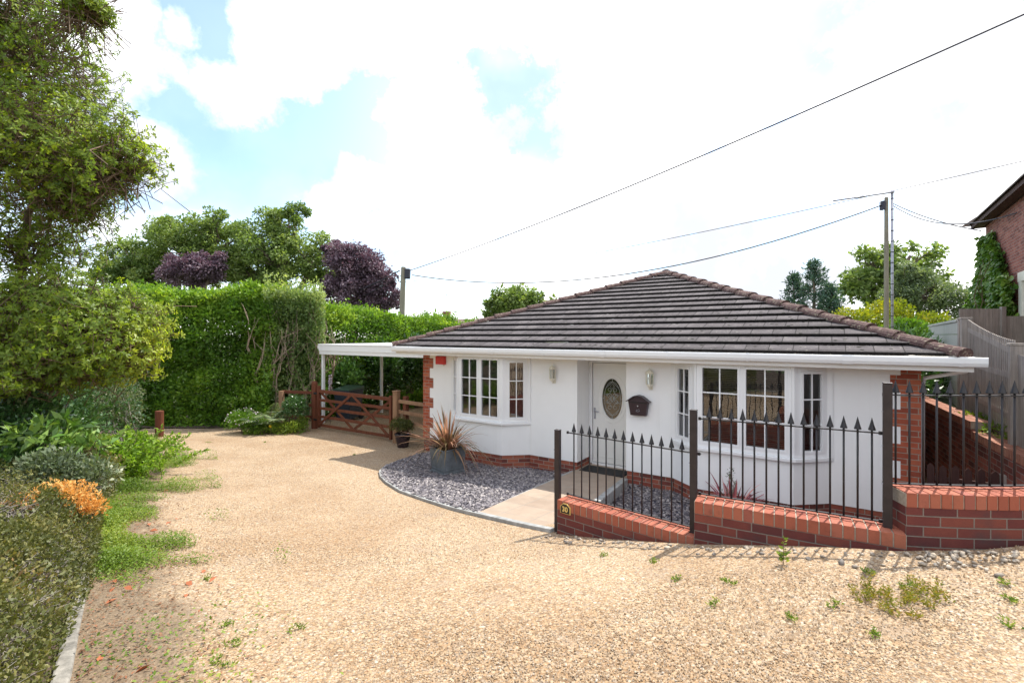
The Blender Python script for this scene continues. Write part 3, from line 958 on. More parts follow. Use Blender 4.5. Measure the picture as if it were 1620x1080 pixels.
def build_terrain():
    def zf(xy):
        return ground(xy) + 0.012 * (lump(np.c_[xy, np.zeros(len(xy))], 1.9) - .5)
    g = sheet('driveway', GRAVEL, 0.16, zf, M['gravel'])
    soil_attr(g)
    tag(g, 'wide golden gravel driveway sloping down to the bungalow', 'driveway', kind='structure')
    # wide ground everywhere else
    b = MB()
    b.add([(-400, -200, -.35), (400, -200, -.35), (400, 700, -.35), (-400, 700, -.35)], [[0, 1, 2, 3]])
    tag(b.build('ground', M['earth']), 'rough grassy ground around the plot', 'ground', kind='structure')
    # planted border left of the kerb and behind the camera
    bo = sheet('border_soil', [(x - .02, y) for x, y in [(-1.25, -3)] + KERB] + [(-10.3, 13.3), (-8.5, 13.6), (-6.0, 14.2), (-6.9, 15.3), (-7.5, 17), (-20, 17), (-20, -3)], 0.5, lambda xy: ground(xy) + 0.015, M['soil'], 0.02)
    tag(bo, 'dark planting soil in the border left of the drive', 'soil', kind='structure')
    v = sheet('verge', [(10, -8.2), (20, -30), (-30, -30), (-20, -3.05), (-1.3, -3.05), (-4.1, -8.2)], 1.5, lambda xy: np.full(len(xy), 1.15), M['earth'])
    tag(v, 'grass verge behind the drive entrance', 'verge', kind='structure')
    # slate bed by the left bay, and the sunken one behind the railings
    bed = BEDCURVE + [H2(3.5, -.01), H2(2.5, -.01), H2(2.06, -.35), H2(.94, -.35), H2(.5, -.01)]
    sb = sheet('slate_bed', bed, 0.15, lambda xy: ground(xy) + 0.03, M['slatebase'])
    tag(sb, 'ground under the slate chippings beside the left bay', 'bed', kind='structure')
    bed2 = [H2(4.5, .0), H2(5.31, .0), H2(5.74, -.36), H2(7.04, -.36), H2(7.47, 0), H2(8.47, 0), (6.2, 5.9), (4.75, 3.9), (3.7, 3.62), (2.85, 3.68), (1.66, 4.36), (.66, 5.28), (1.1, 6.5), (1.98, 8.25)]
    s2 = sheet('sunken_slate_bed', bed2, 0.2, lambda xy: np.full(len(xy), 0.06), M['slatebase'])
    tag(s2, 'ground under the slate chippings behind the railings', 'bed', kind='structure')
    passage = [H2(8.47, 0), (6.2, 5.9), (6.6, 6.8), (13.5, 19.4), H2(8.47, 12)]
    s3 = sheet('side_passage', passage, 0.6, lambda xy: np.full(len(xy), 0.05), M['gravel'])
    soil_attr(s3)
    tag(s3, 'gravel passage between the house and the retaining wall', 'passage', kind='structure')
    bank = MB()
    bank.prism([(4.98, 3.62), (9.2, 3.3), (60, 3.3), (60, 60), (35, 60), (13.8, 20), (6.95, 6.75)], -.3, 1.30)
    tag(bank.build('garden_bank', M['earth']), 'raised garden ground behind the retaining wall', 'bank', kind='structure')
    # slate chips
    def chips(name, poly, n, zf, label):
        pa = np.array(poly)
        xy = rng.uniform(pa.min(axis=0), pa.max(axis=0), (n * 4, 2))
        xy = xy[inside(xy, poly)][:n]
        m = len(xy)
        z = zf(xy)
        k = 5
        L = rng.uniform(.009, .024, m) * rng.uniform(.7, 1.3, m)
        ang = rng.uniform(0, 6.28, m)
        nrm = unit(np.c_[rng.normal(size=(m, 2)) * .33, np.ones(m)])
        tx = unit(np.cross(nrm, np.c_[np.cos(ang), np.sin(ang), np.zeros(m)]))
        ty = np.cross(nrm, tx)
        C = np.c_[xy, z + rng.uniform(.0, .03, m)]
        V = np.empty((m, 2 * k, 3))
        for i in range(k):
            t = 2 * math.pi * i / k
            rr = L * rng.uniform(.7, 1.25, m)
            q = C + tx * (np.cos(t) * rr * 1.5)[:, None] + ty * (np.sin(t) * rr * .85)[:, None]
            V[:, i] = q + nrm * .004
            V[:, k + i] = q - nrm * .006
        me = bpy.data.meshes.new(name)
        top = np.arange(m)[:, None] * 2 * k + np.arange(k)[None]
        sides = np.concatenate([np.stack([top[:, i], top[:, i] + k, top[:, (i + 1) % k] + k, top[:, (i + 1) % k]], axis=1) for i in range(k)])
        F = list(map(list, top)) + list(map(list, sides))
        me.from_pydata(V.reshape(-1, 3).tolist(), [], [[int(a) for a in f] for f in F])
        me.update()
        tag(link(name, me, M['slate']), label, 'slate chippings', kind='stuff')
    chips('slate_chippings', bed, 17000, lambda xy: ground(xy) + 0.03, 'purple grey slate chippings round the lead planter')
    chips('slate_chippings', bed2, 17000, lambda xy: np.full(len(xy), .06), 'purple grey slate chippings sunk behind the railings')
    # edging strip round the left bed and along the front of the path
    e = MB()
    pts = BEDCURVE + [(-.1, 5.72), (.2, 5.44), (.44, 5.2)]
    fine = []
    for i in range(len(pts) - 1):
        for j in range(4):
            a, b_ = np.array(pts[i]), np.array(pts[i + 1])
            fine.append(a + (b_ - a) * j / 4)
    fine.append(np.array(pts[-1]))
    e.sweep([(-.035, -.1), (.035, -.1), (.035, .045), (-.035, .045)], [(p[0], p[1], gz(*p)) for p in fine])
    tag(e.build('bed_edging', M['concrete'], bevel=.006), 'thin grey stone edging curving round the slate bed', 'edging', kind='structure')


def build_pebbles():
    def stones(name, xy, size, mat, label, cat, sink=.38, flat=.62):
        m = len(xy)
        base = np.array([(1, 0, 0), (0, 1, 0), (-1, 0, 0), (0, -1, 0), (0, 0, 1), (0, 0, -1), (.62, .62, .55), (-.62, .62, .5), (-.62, -.62, .55), (.62, -.62, .5)], float)
        F = np.array([(4, 6, 7), (4, 7, 8), (4, 8, 9), (4, 9, 6), (6, 0, 1), (6, 1, 7), (7, 1, 2), (7, 2, 8), (8, 2, 3), (8, 3, 9), (9, 3, 0), (9, 0, 6), (5, 1, 0), (5, 2, 1), (5, 3, 2), (5, 0, 3)])
        V = base[None] * rng.uniform(.7, 1.25, (m, 10, 1))
        sc = size[:, None] * np.c_[rng.uniform(.8, 1.35, m), rng.uniform(.65, 1.0, m), rng.uniform(.8, 1.1, m) * flat]
        V = V * sc[:, None, :]
        a = rng.uniform(0, 6.28, m)
        t = rng.normal(size=m) * .35
        c, s = np.cos(t)[:, None], np.sin(t)[:, None]
        x, z = V[:, :, 0] * c + V[:, :, 2] * s, -V[:, :, 0] * s + V[:, :, 2] * c
        y = V[:, :, 1]
        c, s = np.cos(a)[:, None], np.sin(a)[:, None]
        V = np.stack([x * c - y * s, x * s + y * c, z], axis=2)
        C = np.c_[xy, ground(xy) + size * flat * (1 - 2 * sink)]
        V = V + C[:, None]
        F = (np.arange(m)[:, None, None] * 10 + F[None]).reshape(-1, 3)
        o = link(name, fast_mesh(name, V.reshape(-1, 3), F, None, True), M[mat])
        tag(o, label, cat, kind='stuff')
    n = 110000
    d = 1.9 + 11.5 * rng.random(n) ** 1.9
    x = (rng.random(n) * 1640 - 820) / FPX * d
    xy = np.c_[x, d]
    ok = inside(xy, GRAVEL) & (soil_amount(xy) + .5 * (lump(np.c_[xy, 0 * d], 4) - .5) < .62 + .5 * rng.random(n))
    xy = xy[ok]
    size = rng.uniform(.0028, .0052, len(xy)) * (1 + .6 * (rng.random(len(xy)) < .06))
    stones('gravel', xy, size, 'pebble', 'loose golden gravel stones lying on the drive', 'gravel')
    # larger flints gathered at the foot of the brick walls
    seg = [np.array(p) for p in [(.42, 5.06), (1.55, 4.06), (2.74, 3.38), (3.3, 3.30), (3.8, 3.3), (4.6, 3.5)]]
    q = []
    for i in range(5):
        for _ in range(60):
            t = rng.random()
            a, b = seg[i], seg[i + 1]
            nrm = np.array([(b - a)[1], -(b - a)[0]])
            nrm = nrm / np.linalg.norm(nrm)
            q.append(a + (b - a) * t + nrm * abs(rng.normal()) * .13)
    q = np.array(q)
    stones('pebbles', q, rng.uniform(.010, .026, len(q)), 'flint', 'larger pale grey flints along the foot of the brick wall', 'flints', .25)


# ------------------------------------------------------------------ bungalow
def window_part(parent, name, p0, p1, z0, z1, lights, rows, inset=0.0, blind=True, top_bar=0.0, yaw=0.0):
    """frame between plan points p0 -> p1 (house u,v); outside is to the right of p0->p1"""
    a, b = Vector((p0[0], p0[1], 0)), Vector((p1[0], p1[1], 0))
    L = (b - a).length
    d = (b - a).normalized()
    nrm = Vector((d.y, -d.x, 0))   # outward

    def pt(s, o, z):
        q = a + d * s + nrm * o
        return (q.x, q.y, z)
    f = MB()

    def fb(s0, s1, za, zb, o0, o1):
        vs = [pt(s0, o0, za), pt(s1, o0, za), pt(s1, o1, za), pt(s0, o1, za), pt(s0, o0, zb), pt(s1, o0, zb), pt(s1, o1, zb), pt(s0, o1, zb)]
        f.add(vs, [[0, 1, 2, 3], [7, 6, 5, 4], [0, 4, 5, 1], [1, 5, 6, 2], [2, 6, 7, 3], [3, 7, 4, 0]])
    J = 0.055
    T = 0.055 + top_bar
    fb(0, J, z0, z1, -.06, .004)
    fb(L - J, L, z0, z1, -.06, .004)
    fb(J, L - J, z0, z0 + .06, -.06, .004)
    fb(J, L - J, z1 - T, z1, -.06, .004)
    n = lights
    gap = .05
    w = (L - 2 * J - gap * (n - 1)) / n
    panes = []
    for i in range(n):
        s0 = J + i * (w + gap)
        if i:
            fb(s0 - gap, s0, z0 + .06, z1 - T, -.06, .004)
        # casement sash
        S = .032
        za, zb = z0 + .06, z1 - T
        fb(s0, s0 + S, za, zb, -.045, .014)
        fb(s0 + w - S, s0 + w, za, zb, -.045, .014)
        fb(s0 + S, s0 + w - S, za, za + S, -.045, .014)
        fb(s0 + S, s0 + w - S, zb - S, zb, -.045, .014)
        panes.append((s0 + S, s0 + w - S, za + S, zb - S))
        fb(s0 + w / 2 - .009, s0 + w / 2 + .009, za + S, zb - S, -.018, .0)
        for r_ in range(1, rows):
            zz = za + S + (zb - za - 2 * S) * r_ / rows
            fb(s0 + S, s0 + w / 2 - .009, zz - .009, zz + .009, -.018, .0)
            fb(s0 + w / 2 + .009, s0 + w - S, zz - .009, zz + .009, -.018, .0)
    fr = f.build(name, M['upvc'], parent)
    for i, (s0, s1, za, zb) in enumerate(panes):
        g = MB()
        k = yaw / (i + 1)   # panes turned out of true to steer their reflection off the brick wall
        g.add([pt(s0, -.022 - k, za), pt(s1, -.022 + k, za), pt(s1, -.022 + k, zb), pt(s0, -.022 - k, zb)], [[0, 1, 2, 3]])
        g.build('pane', M['glass'], fr)
        if blind:
            bl = MB()
            k = int((zb - za) / .027)
            for i in range(k):
                z = za + .012 + i * .027
                vs = [pt(s0, -.075, z + .0075), pt(s1, -.075, z + .0075), pt(s1, -.099, z - .004), pt(s0, -.099, z - .004)]
                bl.add(vs, [[0, 1, 2, 3]])
            bl.build('blind', M['blind'], fr)
    return fr


def build_bungalow():
    h = thing('bungalow', 'white rendered bungalow with brick corners, two bay windows and dark tiled hipped roof', 'house', A0, HROT)
    DEPTH = 10.5
    Z0, ZT = .30, 2.265
    bays = [(.5, .93, 2.07, 2.5), (5.30, 5.73, 7.05, 7.48)]
    PJ = .36
    w = MB()
    for u0, u1 in [(-.4, .5), (2.5, 3.54), (4.49, 5.30), (7.48, 8.46)]:
        w.box(u0, u1, 0, .25, Z0, ZT)
    w.box(3.30, 3.54, .25, .70, Z0, ZT)
    w.box(4.49, 4.73, .25, .70, Z0, ZT)
    for a, b, c, d in bays:
        w.prism([(a, 0), (b, -PJ), (c, -PJ), (d, 0), (d, .12), (a, .12)], Z0, .90)
    w.box(-.4, -.15, .25, DEPTH, Z0, ZT)
    w.box(8.21, 8.46, .25, DEPTH, Z0, ZT)
    w.box(-.15, 8.21, DEPTH - .25, DEPTH, Z0, ZT)
    w.build('wall', M['render'], h)
    # brick plinth
    p = MB()
    I = .012
    for u0, u1 in [(-.4 + I, .5), (2.5, 3.54 - I), (4.49 + I, 5.30), (7.48, 8.46 - I)]:
        p.box(u0, u1, I, .25, -.2, Z0)
    p.box(3.30, 3.54 - I, .25, .70, -.2, Z0)
    for a, b, c, d in bays:
        p.prism([(a + .01, I), (b + .005, -PJ + I), (c - .005, -PJ + I), (d - .01, I), (d - .01, .2), (a + .01, .2)], -.2, Z0 - .002)
    p.box(-.4 + I, -.15, .25, DEPTH - I, -.2, Z0)
    p.box(8.21, 8.46 - I, .25, DEPTH - I, -.2, Z0)
    p.build('plinth', M['plinth'], h)
    # quoins
    for side in (0, 1):
        q = MB()
        z = ZT - .002
        zb = Z0 - .002
        cuts = []
        top = 2.15
        k = 0
        while top - .2275 * k > zb:
            cuts.append(top - .2275 * k)
            k += 1
        edges = [z] + cuts + [zb]
        for i in range(len(edges) - 1):
            wide = (i % 2 == 1)
            L = .318 if wide else .208
            za, zb_ = edges[i + 1], edges[i]
            if side == 0:
                q.box(-.404, -.404 + L, -.004, .215, za, zb_)
            else:
                q.box(8.464 - L, 8.464, -.004, .215, za, zb_)
        q.build('brick_quoin', M['quoin'], h)
    # rooms behind the glass
    r = MB()
    r.box(-.15, 8.21, .13, DEPTH - .25, -.1, .12)
    r.build('room_floor', M['floor'], h)
    r = MB()
    r.box(3.20, 3.29, .71, 6, .12, ZT)
    r.box(4.74, 4.83, .71, 6, .12, ZT)
    r.box(-.15, 3.2, 5.0, 5.1, .12, ZT)
    r.box(4.83, 8.21, 5.0, 5.1, .12, ZT)
    r.build('room_wall', M['intwall'], h)
    # soffit and ceiling in one board
    EU0, EU1, EV0 = -.80, 8.88, -.48
    EV1 = DEPTH + .48
    s = MB()
    s.box(EU0 + .02, EU1 - .02, EV0 + .022, EV1 - .02, 2.268, 2.285)
    s.build('soffit', M['soffit'], h)
    f = MB()
    f.box(EU0, EU1, EV0, EV0 + .02, 2.245, 2.385)
    f.box(EU0, EU0 + .018, EV0 + .02, EV1 - .02, 2.245, 2.40)
    f.box(EU1 - .018, EU1, EV0 + .02, EV1 - .02, 2.245, 2.40)
    f.box(EU0, EU1, EV1 - .02, EV1, 2.245, 2.40)
    f.build('fascia', M['fascia'], h, bevel=.003)
    # gutter: square-line section swept round the front and sides
    g = MB()
    prof = [(0.004, .0), (0.004, .095), (.012, .095), (.012, .012), (.085, .012), (.098, .04), (.098, .088), (.092, .096), (.098, .104), (.108, .10), (.112, .085), (.110, .035), (.092, -.004), (.075, -.012), (.02, -.012)]
    g.sweep(prof[::-1], [(EU0 - .04, EV0, 2.318), (EU1 + .10, EV0, 2.318)])
    g.build('gutter', M['upvc'], h, smooth=False)
    for k in range(9):
        gg = MB()
        u = EU0 + .5 + k * 1.13
        gg.sweep([(.0, -.017), (.078, -.017), (.096, -.010), (.1155, .032), (.117, .09), (.108, .108), (.09, .104), (.0, .1)][::-1], [(u, EV0, 2.318), (u + (.11 if k % 3 == 1 else .035), EV0, 2.318)])
        gg.build('gutter_bracket', M['upvc'], h)
    g = MB()
    for uu, sgn in ((EU0, -1), (EU1, 1)):
        x0, x1 = sorted((uu + sgn * .004, uu + sgn * .1))
        g.box(x0, x1, EV0 + .13, EV1, 2.308, 2.405)
    g.build('side_gutter', M['upvc'], h)
    d = MB()
    d.tube([(EU1 - .02, EV0 + .2, 2.33), (EU1 - .03, EV0 + .22, 2.24), (8.51, .06, 2.12), (8.49, .08, 2.02), (8.49, .08, .06)], .024, 10)
    d.build('downpipe', M['upvc'], h, smooth=True)
    # ---- roof of overlapping courses
    U0, U1, V0, V1 = EU0 - .0, EU1 + .0, EV0 - .045, EV1 + .045
    U0 -= .045
    U1 -= .09
    half = (U1 - U0) / 2
    Ze = 2.425
    TANP = math.tan(R(20.9))
    g0, NC = .3236 * math.cos(R(20.9)), 0
    roof_v, roof_f, roof_uv = [], [], []

    def quad(ps, uvs):
        o = len(roof_v)
        roof_v.extend(ps)
        roof_f.append([o, o + 1, o + 2, o + 3])
        roof_uv.extend(uvs)
    cu = (U0 + U1) / 2
    T = .046
    edge_faces = []

    def plane(pos, k, d, lift):
        """point on face k at plan distance d from the eave, along-coordinate pos"""
        z = Ze + d * TANP + lift
        if k == 0:
            return (pos, V0 + d, z)
        if k == 1:
            return (U1 - d, pos, z)
        if k == 2:
            return (pos, V1 - d, z)
        return (U0 + d, pos, z)
    n = int(half / g0) + 1
    for k in range(4):
        lo, hi = ((U0, U1), (V0, V1), (U1, U0), (V1, V0))[k]
        sg = 1 if hi > lo else -1
        for c in range(n):
            d0, d1 = c * g0, min(half, (c + 1) * g0)
            if d1 - d0 < .02:
                continue
            a0, a1 = lo + sg * d0, hi - sg * d0
            b0, b1 = lo + sg * d1, hi - sg * d1
            wob = [random.uniform(-.002, .002) for _ in range(2)]
            ps = [plane(a0, k, d0, T + wob[0]), plane(a1, k, d0, T + wob[1]), plane(b1, k, d1, 0.004), plane(b0, k, d1, 0.004)]
            sl0, sl1 = c * .3236 + .012, (c + 1) * .3236 - .012
            quad(ps, [(a0, sl0), (a1, sl0), (b1, sl1), (b0, sl1)])
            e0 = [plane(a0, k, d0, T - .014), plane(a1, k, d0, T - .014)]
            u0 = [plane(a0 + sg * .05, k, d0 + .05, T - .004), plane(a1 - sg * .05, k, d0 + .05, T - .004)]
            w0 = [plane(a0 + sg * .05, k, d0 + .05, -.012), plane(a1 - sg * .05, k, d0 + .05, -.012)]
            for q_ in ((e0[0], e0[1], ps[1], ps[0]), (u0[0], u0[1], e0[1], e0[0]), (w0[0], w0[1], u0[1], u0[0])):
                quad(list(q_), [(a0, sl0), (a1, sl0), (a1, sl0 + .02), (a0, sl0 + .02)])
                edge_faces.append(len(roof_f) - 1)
    me = bpy.data.meshes.new('roof')
    me.from_pydata(roof_v, [], roof_f)
    me.update()
    uvl = me.uv_layers.new(name='UVMap').data
    for i, q in enumerate(roof_uv):
        uvl[i].uv = q
    roof = link('roof', me, M['roof'], h)
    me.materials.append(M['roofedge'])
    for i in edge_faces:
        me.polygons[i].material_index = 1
    apexf = Vector((cu, V0 + half, Ze + half * TANP))
    apexb = Vector((cu, V1 - half, Ze + half * TANP))
    corners = [Vector((U0, V0, Ze)), Vector((U1, V0, Ze)), Vector((U1, V1, Ze)), Vector((U0, V1, Ze))]
    for a, b in ((corners[0], apexf), (corners[1], apexf), (corners[2], apexb), (corners[3], apexb), (apexf, apexb)):
        m_ = MB()
        L = (b - a).length
        k = max(1, round(L / .42))
        dd = (b - a) / k
        x = Vector((dd.y, -dd.x, 0)).normalized()
        y = x.cross(dd).normalized()
        if y.z < 0:
            y = -y
        for i in range(k):
            s0 = a + dd * i - (dd * .06 if i else dd * 0.0)
            s1 = a + dd * (i + 1)
            vs = []
            for s_, rr, lift in ((s0, .108, .042), (s0, .122, .050), (s1, .104, .030), (s1, .090, .022)):
                rr *= random.uniform(.97, 1.03)
                for j in range(9):
                    t = math.pi * (j / 8) * 1.12 - .06 * math.pi
                    vs.append(s_ + x * math.cos(t) * rr + y * (math.sin(t) * rr * .72 + lift - .03))
            fs = []
            for q in range(3):
                for j in range(8):
                    fs.append([q * 9 + j, q * 9 + j + 1, (q + 1) * 9 + j + 1, (q + 1) * 9 + j])
            fs.append(list(range(9)))
            m_.add(vs, fs)
        m_.build('hip_tiles', M['hip'], roof, uv=False)
    # ---- bay windows
    ZS, ZW = .955, 2.264
    for bi, (a, b, c, d) in enumerate(bays):
        sl = MB()
        sl.prism([(a - .05, .0), (b - .03, -PJ - .055), (c + .03, -PJ - .055), (d + .05, .0), (d, .1), (a, .1)], .902, .953)
        sl.build('window_sill', M['upvc'], h, bevel=.008)
        e = .05
        window_part(h, 'window', (b + .02, -PJ + .012), (c - .02, -PJ + .012), ZS, ZW, 2, 3, yaw=.013 * bi)
        # corner posts
        for cu_ in (b, c):
            cp = MB()
            sgn = 1 if cu_ == c else -1
            cp.prism([(cu_ - sgn * .018, -PJ + .004), (cu_ + sgn * .012, -PJ + .008), (cu_ + sgn * .052, -PJ + .055), (cu_ + sgn * .0, -PJ + .10), (cu_ - sgn * .018, -PJ + .08)], ZS, ZW)
            cp.build('corner_post', M['upvc'], h)
        k = .055 / math.hypot(b - a, PJ)
        window_part(h, 'window', (a + .035, -.025), (b - .045, -PJ + .055), ZS, ZW, 1, 3, blind=(bi == 1), top_bar=.045)
        window_part(h, 'window', (c + .045, -PJ + .055), (d - .035, -.025), ZS, ZW, 1, 3, blind=False, top_bar=.045)
        for ja, jb in ((a - .03, a + .035), (d - .035, d + .03)):
            jm = MB()
            jm.box(ja, jb, -.03, .05, ZS, ZW)
            jm.build('window_jamb', M['upvc'], h)
    ct = MB()
    cpts = []
    for k in range(61):
        f_ = k / 60
        w_ = .016 * math.sin(k * 1.25)
        cpts.append((2.02 + .38 * f_ + w_ * .7, -.17 + .29 * f_ - w_ * .7))
    ct.add([(x, y, z) for z in (1.0, 2.24) for x, y in cpts], [[i, i + 1, 61 + i + 1, 61 + i] for i in range(60)])
    ct.build('curtain', M['curtain'], h)
    # ---- front door in its recess
    VD = .57
    fr = MB()
    fr.box(3.542, 3.612, VD - .05, VD + .04, .185, 2.22)
    fr.box(4.418, 4.488, VD - .05, VD + .04, .185, 2.22)
    fr.box(3.612, 4.418, VD - .05, VD + .04, 2.15, 2.22)
    fr.box(3.542, 4.488, VD - .05, VD + .04, 2.2205, ZT)
    fr.box(3.612, 4.418, VD - .06, VD + .04, .165, .21)
    fr.build('door_frame', M['upvc'], h, bevel=.004)
    DC = 4.015
    dr = MB()
    # leaf with an oval opening: ring of quads between the rectangle and the ellipse
    N_ = 48
    rx, rz, zc = .205, .385, 1.465
    x0, x1, z0, z1 = 3.622, 4.408, .22, 2.14
    outer, inner = [], []
    for i in range(N_):
        t = 2 * math.pi * i / N_
        cx, cz = math.cos(t), math.sin(t)
        kx = min(((x1 - DC) if cx > 0 else (DC - x0)) / max(1e-6, abs(cx)), ((z1 - zc) if cz > 0 else (zc - z0)) / max(1e-6, abs(cz)))
        outer.append((DC + cx * kx, zc + cz * kx))
        inner.append((DC + cx * rx, zc + cz * rz))
    for cxn, czn in ((x0, z0), (x1, z0), (x1, z1), (x0, z1)):
        j = min(range(N_), key=lambda i: (outer[i][0] - cxn) ** 2 + (outer[i][1] - czn) ** 2)
        outer[j] = (cxn, czn)
    vs = [(u, VD - .03, z) for u, z in outer] + [(u, VD - .03, z) for u, z in inner] + [(u, VD + .02, z) for u, z in inner]
    fs = [[i, (i + 1) % N_, N_ + (i + 1) % N_, N_ + i] for i in range(N_)] + [[N_ + i, N_ + (i + 1) % N_, 2 * N_ + (i + 1) % N_, 2 * N_ + i] for i in range(N_)]
    dr.add(vs, fs)

    def ellring(mb, a, b, zc_, v, r_, n=48):
        mb.tube([(DC + math.cos(2 * math.pi * i / n) * a, v, zc_ + math.sin(2 * math.pi * i / n) * b) for i in range(n + 1)], r_, 6, False)
    ellring(dr, rx + .008, rz + .008, zc, VD - .034, .012)
    ellring(dr, rx + .085, rz + .085, zc, VD - .030, .007)
    for pa, pb in (((3.72, .34), (4.31, .34)), ((4.31, .34), (4.31, .86)), ((3.72, .34), (3.72, .86))):
        dr.tube([(pa[0], VD - .03, pa[1]), (pb[0], VD - .03, pb[1])], .009, 6)
    dr.tube([(3.72 + .59 * i / 12, VD - .03, .86 - .10 * math.sin(math.pi * i / 12)) for i in range(13)], .009, 6)
    dl = dr.build('front_door', M['door'], h, uv=False)
    g = MB()
    g.add([(DC + math.cos(2 * math.pi * i / 40) * rx, VD - .012, zc + math.sin(2 * math.pi * i / 40) * rz) for i in range(40)], [list(range(40))[::-1]])
    g.build('oval_glass', M['doorglass'], dl, uv=False)
    cm = MB()
    v = VD - .018

    def curve(fn, n=24, r_=.0042):
        cm.tube([(DC + fn(i / n)[0], v, zc + fn(i / n)[1]) for i in range(n + 1)], r_, 4, False)
    tau = 2 * math.pi
    curve(lambda t: (math.cos(tau * t) * rx * .80, math.sin(tau * t) * rz * .84), 40)
    for sx in (1, -1):
        for sz in (1, -1):
            curve(lambda t: (sx * (.012 + .10 * math.sin(math.pi * t)), sz * (.0 + .16 * t + .045 * math.sin(tau * t))))
            curve(lambda t: (sx * (.055 + .045 * math.cos(tau * t)), sz * (.055 + .04 * math.sin(tau * t))))
            curve(lambda t: (sx * (.055 + .033 * math.cos(tau * t)), sz * (.17 + .03 * math.sin(tau * t))))
            curve(lambda t: (sx * (.13 * (1 - t)), sz * (.20 + .12 * t)))
            curve(lambda t: (sx * (.02 + .12 * t), sz * (.09 * t * t)), 8)
        cm.tube([(DC + sx * rx * .8, v, zc), (DC + sx * rx, v, zc)], .0042, 4)
        cm.tube([(DC, v, zc + sx * rz * .84), (DC, v, zc + sx * rz)], .0042, 4)
    curve(lambda t: (.03 * math.cos(tau * t), .055 * math.sin(tau * t)))
    curve(lambda t: (.04 * math.cos(tau * t), .235 + .05 * math.sin(tau * t)), 4)
    cm.build('leading', M['came'], dl, uv=False)
    hd = MB()
    hd.box(3.645, 3.675, VD - .042, VD - .031, 1.05, 1.27)
    hd.tube([(3.66, VD - .04, 1.20), (3.66, VD - .085, 1.20), (3.76, VD - .085, 1.20)], .010, 8)
    hd.build('handle', M['steel'], dl)
    bk = MB()
    bk.box(3.54, 4.49, VD + .1, VD + .13, .1, ZT)
    bk.build('hall_screen', M['floor'], h)
    # path leading to the door, running into the recess
    pa = MB()
    pts = [PATH_NL, PATH_NR, (1.93, 8.3), H2(4.485, 0), H2(4.485, VD + .1), H2(3.545, VD + .1), H2(3.545, 0)]
    zz = [.455, .50, .185, .168, .168, .168, .172]
    pm = bpy.data.meshes.new('path')
    vs = [(x, y, z) for (x, y), z in zip(pts, zz)]
    pm.from_pydata(vs + [(x, y, -.1) for x, y, z in vs], [], [[0, 1, 2, 6], [2, 3, 6], [3, 4, 5, 6]] + [[i, i + 7, (i + 1) % 7 + 7, (i + 1) % 7] for i in range(7)])
    pm.update()
    uvl = pm.uv_layers.new(name='UVMap').data
    for lp in pm.loops:
        c = Vector(pm.vertices[lp.vertex_index].co) - A0
        uvl[lp.index].uv = (c.dot(U) + .05 * 0, c.dot(Vv))
    tag(link('path', pm, M['paving']), 'buff paving slab path leading up to the white front door', 'path', kind='structure')
    ke = MB()
    def kline(a, b, za, zb, w_, hgt):
        ke.bar((a[0], a[1], za - .05), (b[0], b[1], zb - .05), w_, hgt)
    kline((.52, 5.34), (1.96, 8.28), .46, .165, .10, .17)
    kline((-.40, 6.05), H2(3.48, -.02), .405, .125, .09, .14)
    tag(ke.build('path_edging', M['concrete'], bevel=.008), 'grey concrete edging along both sides of the path', 'edging', kind='structure')
    return h


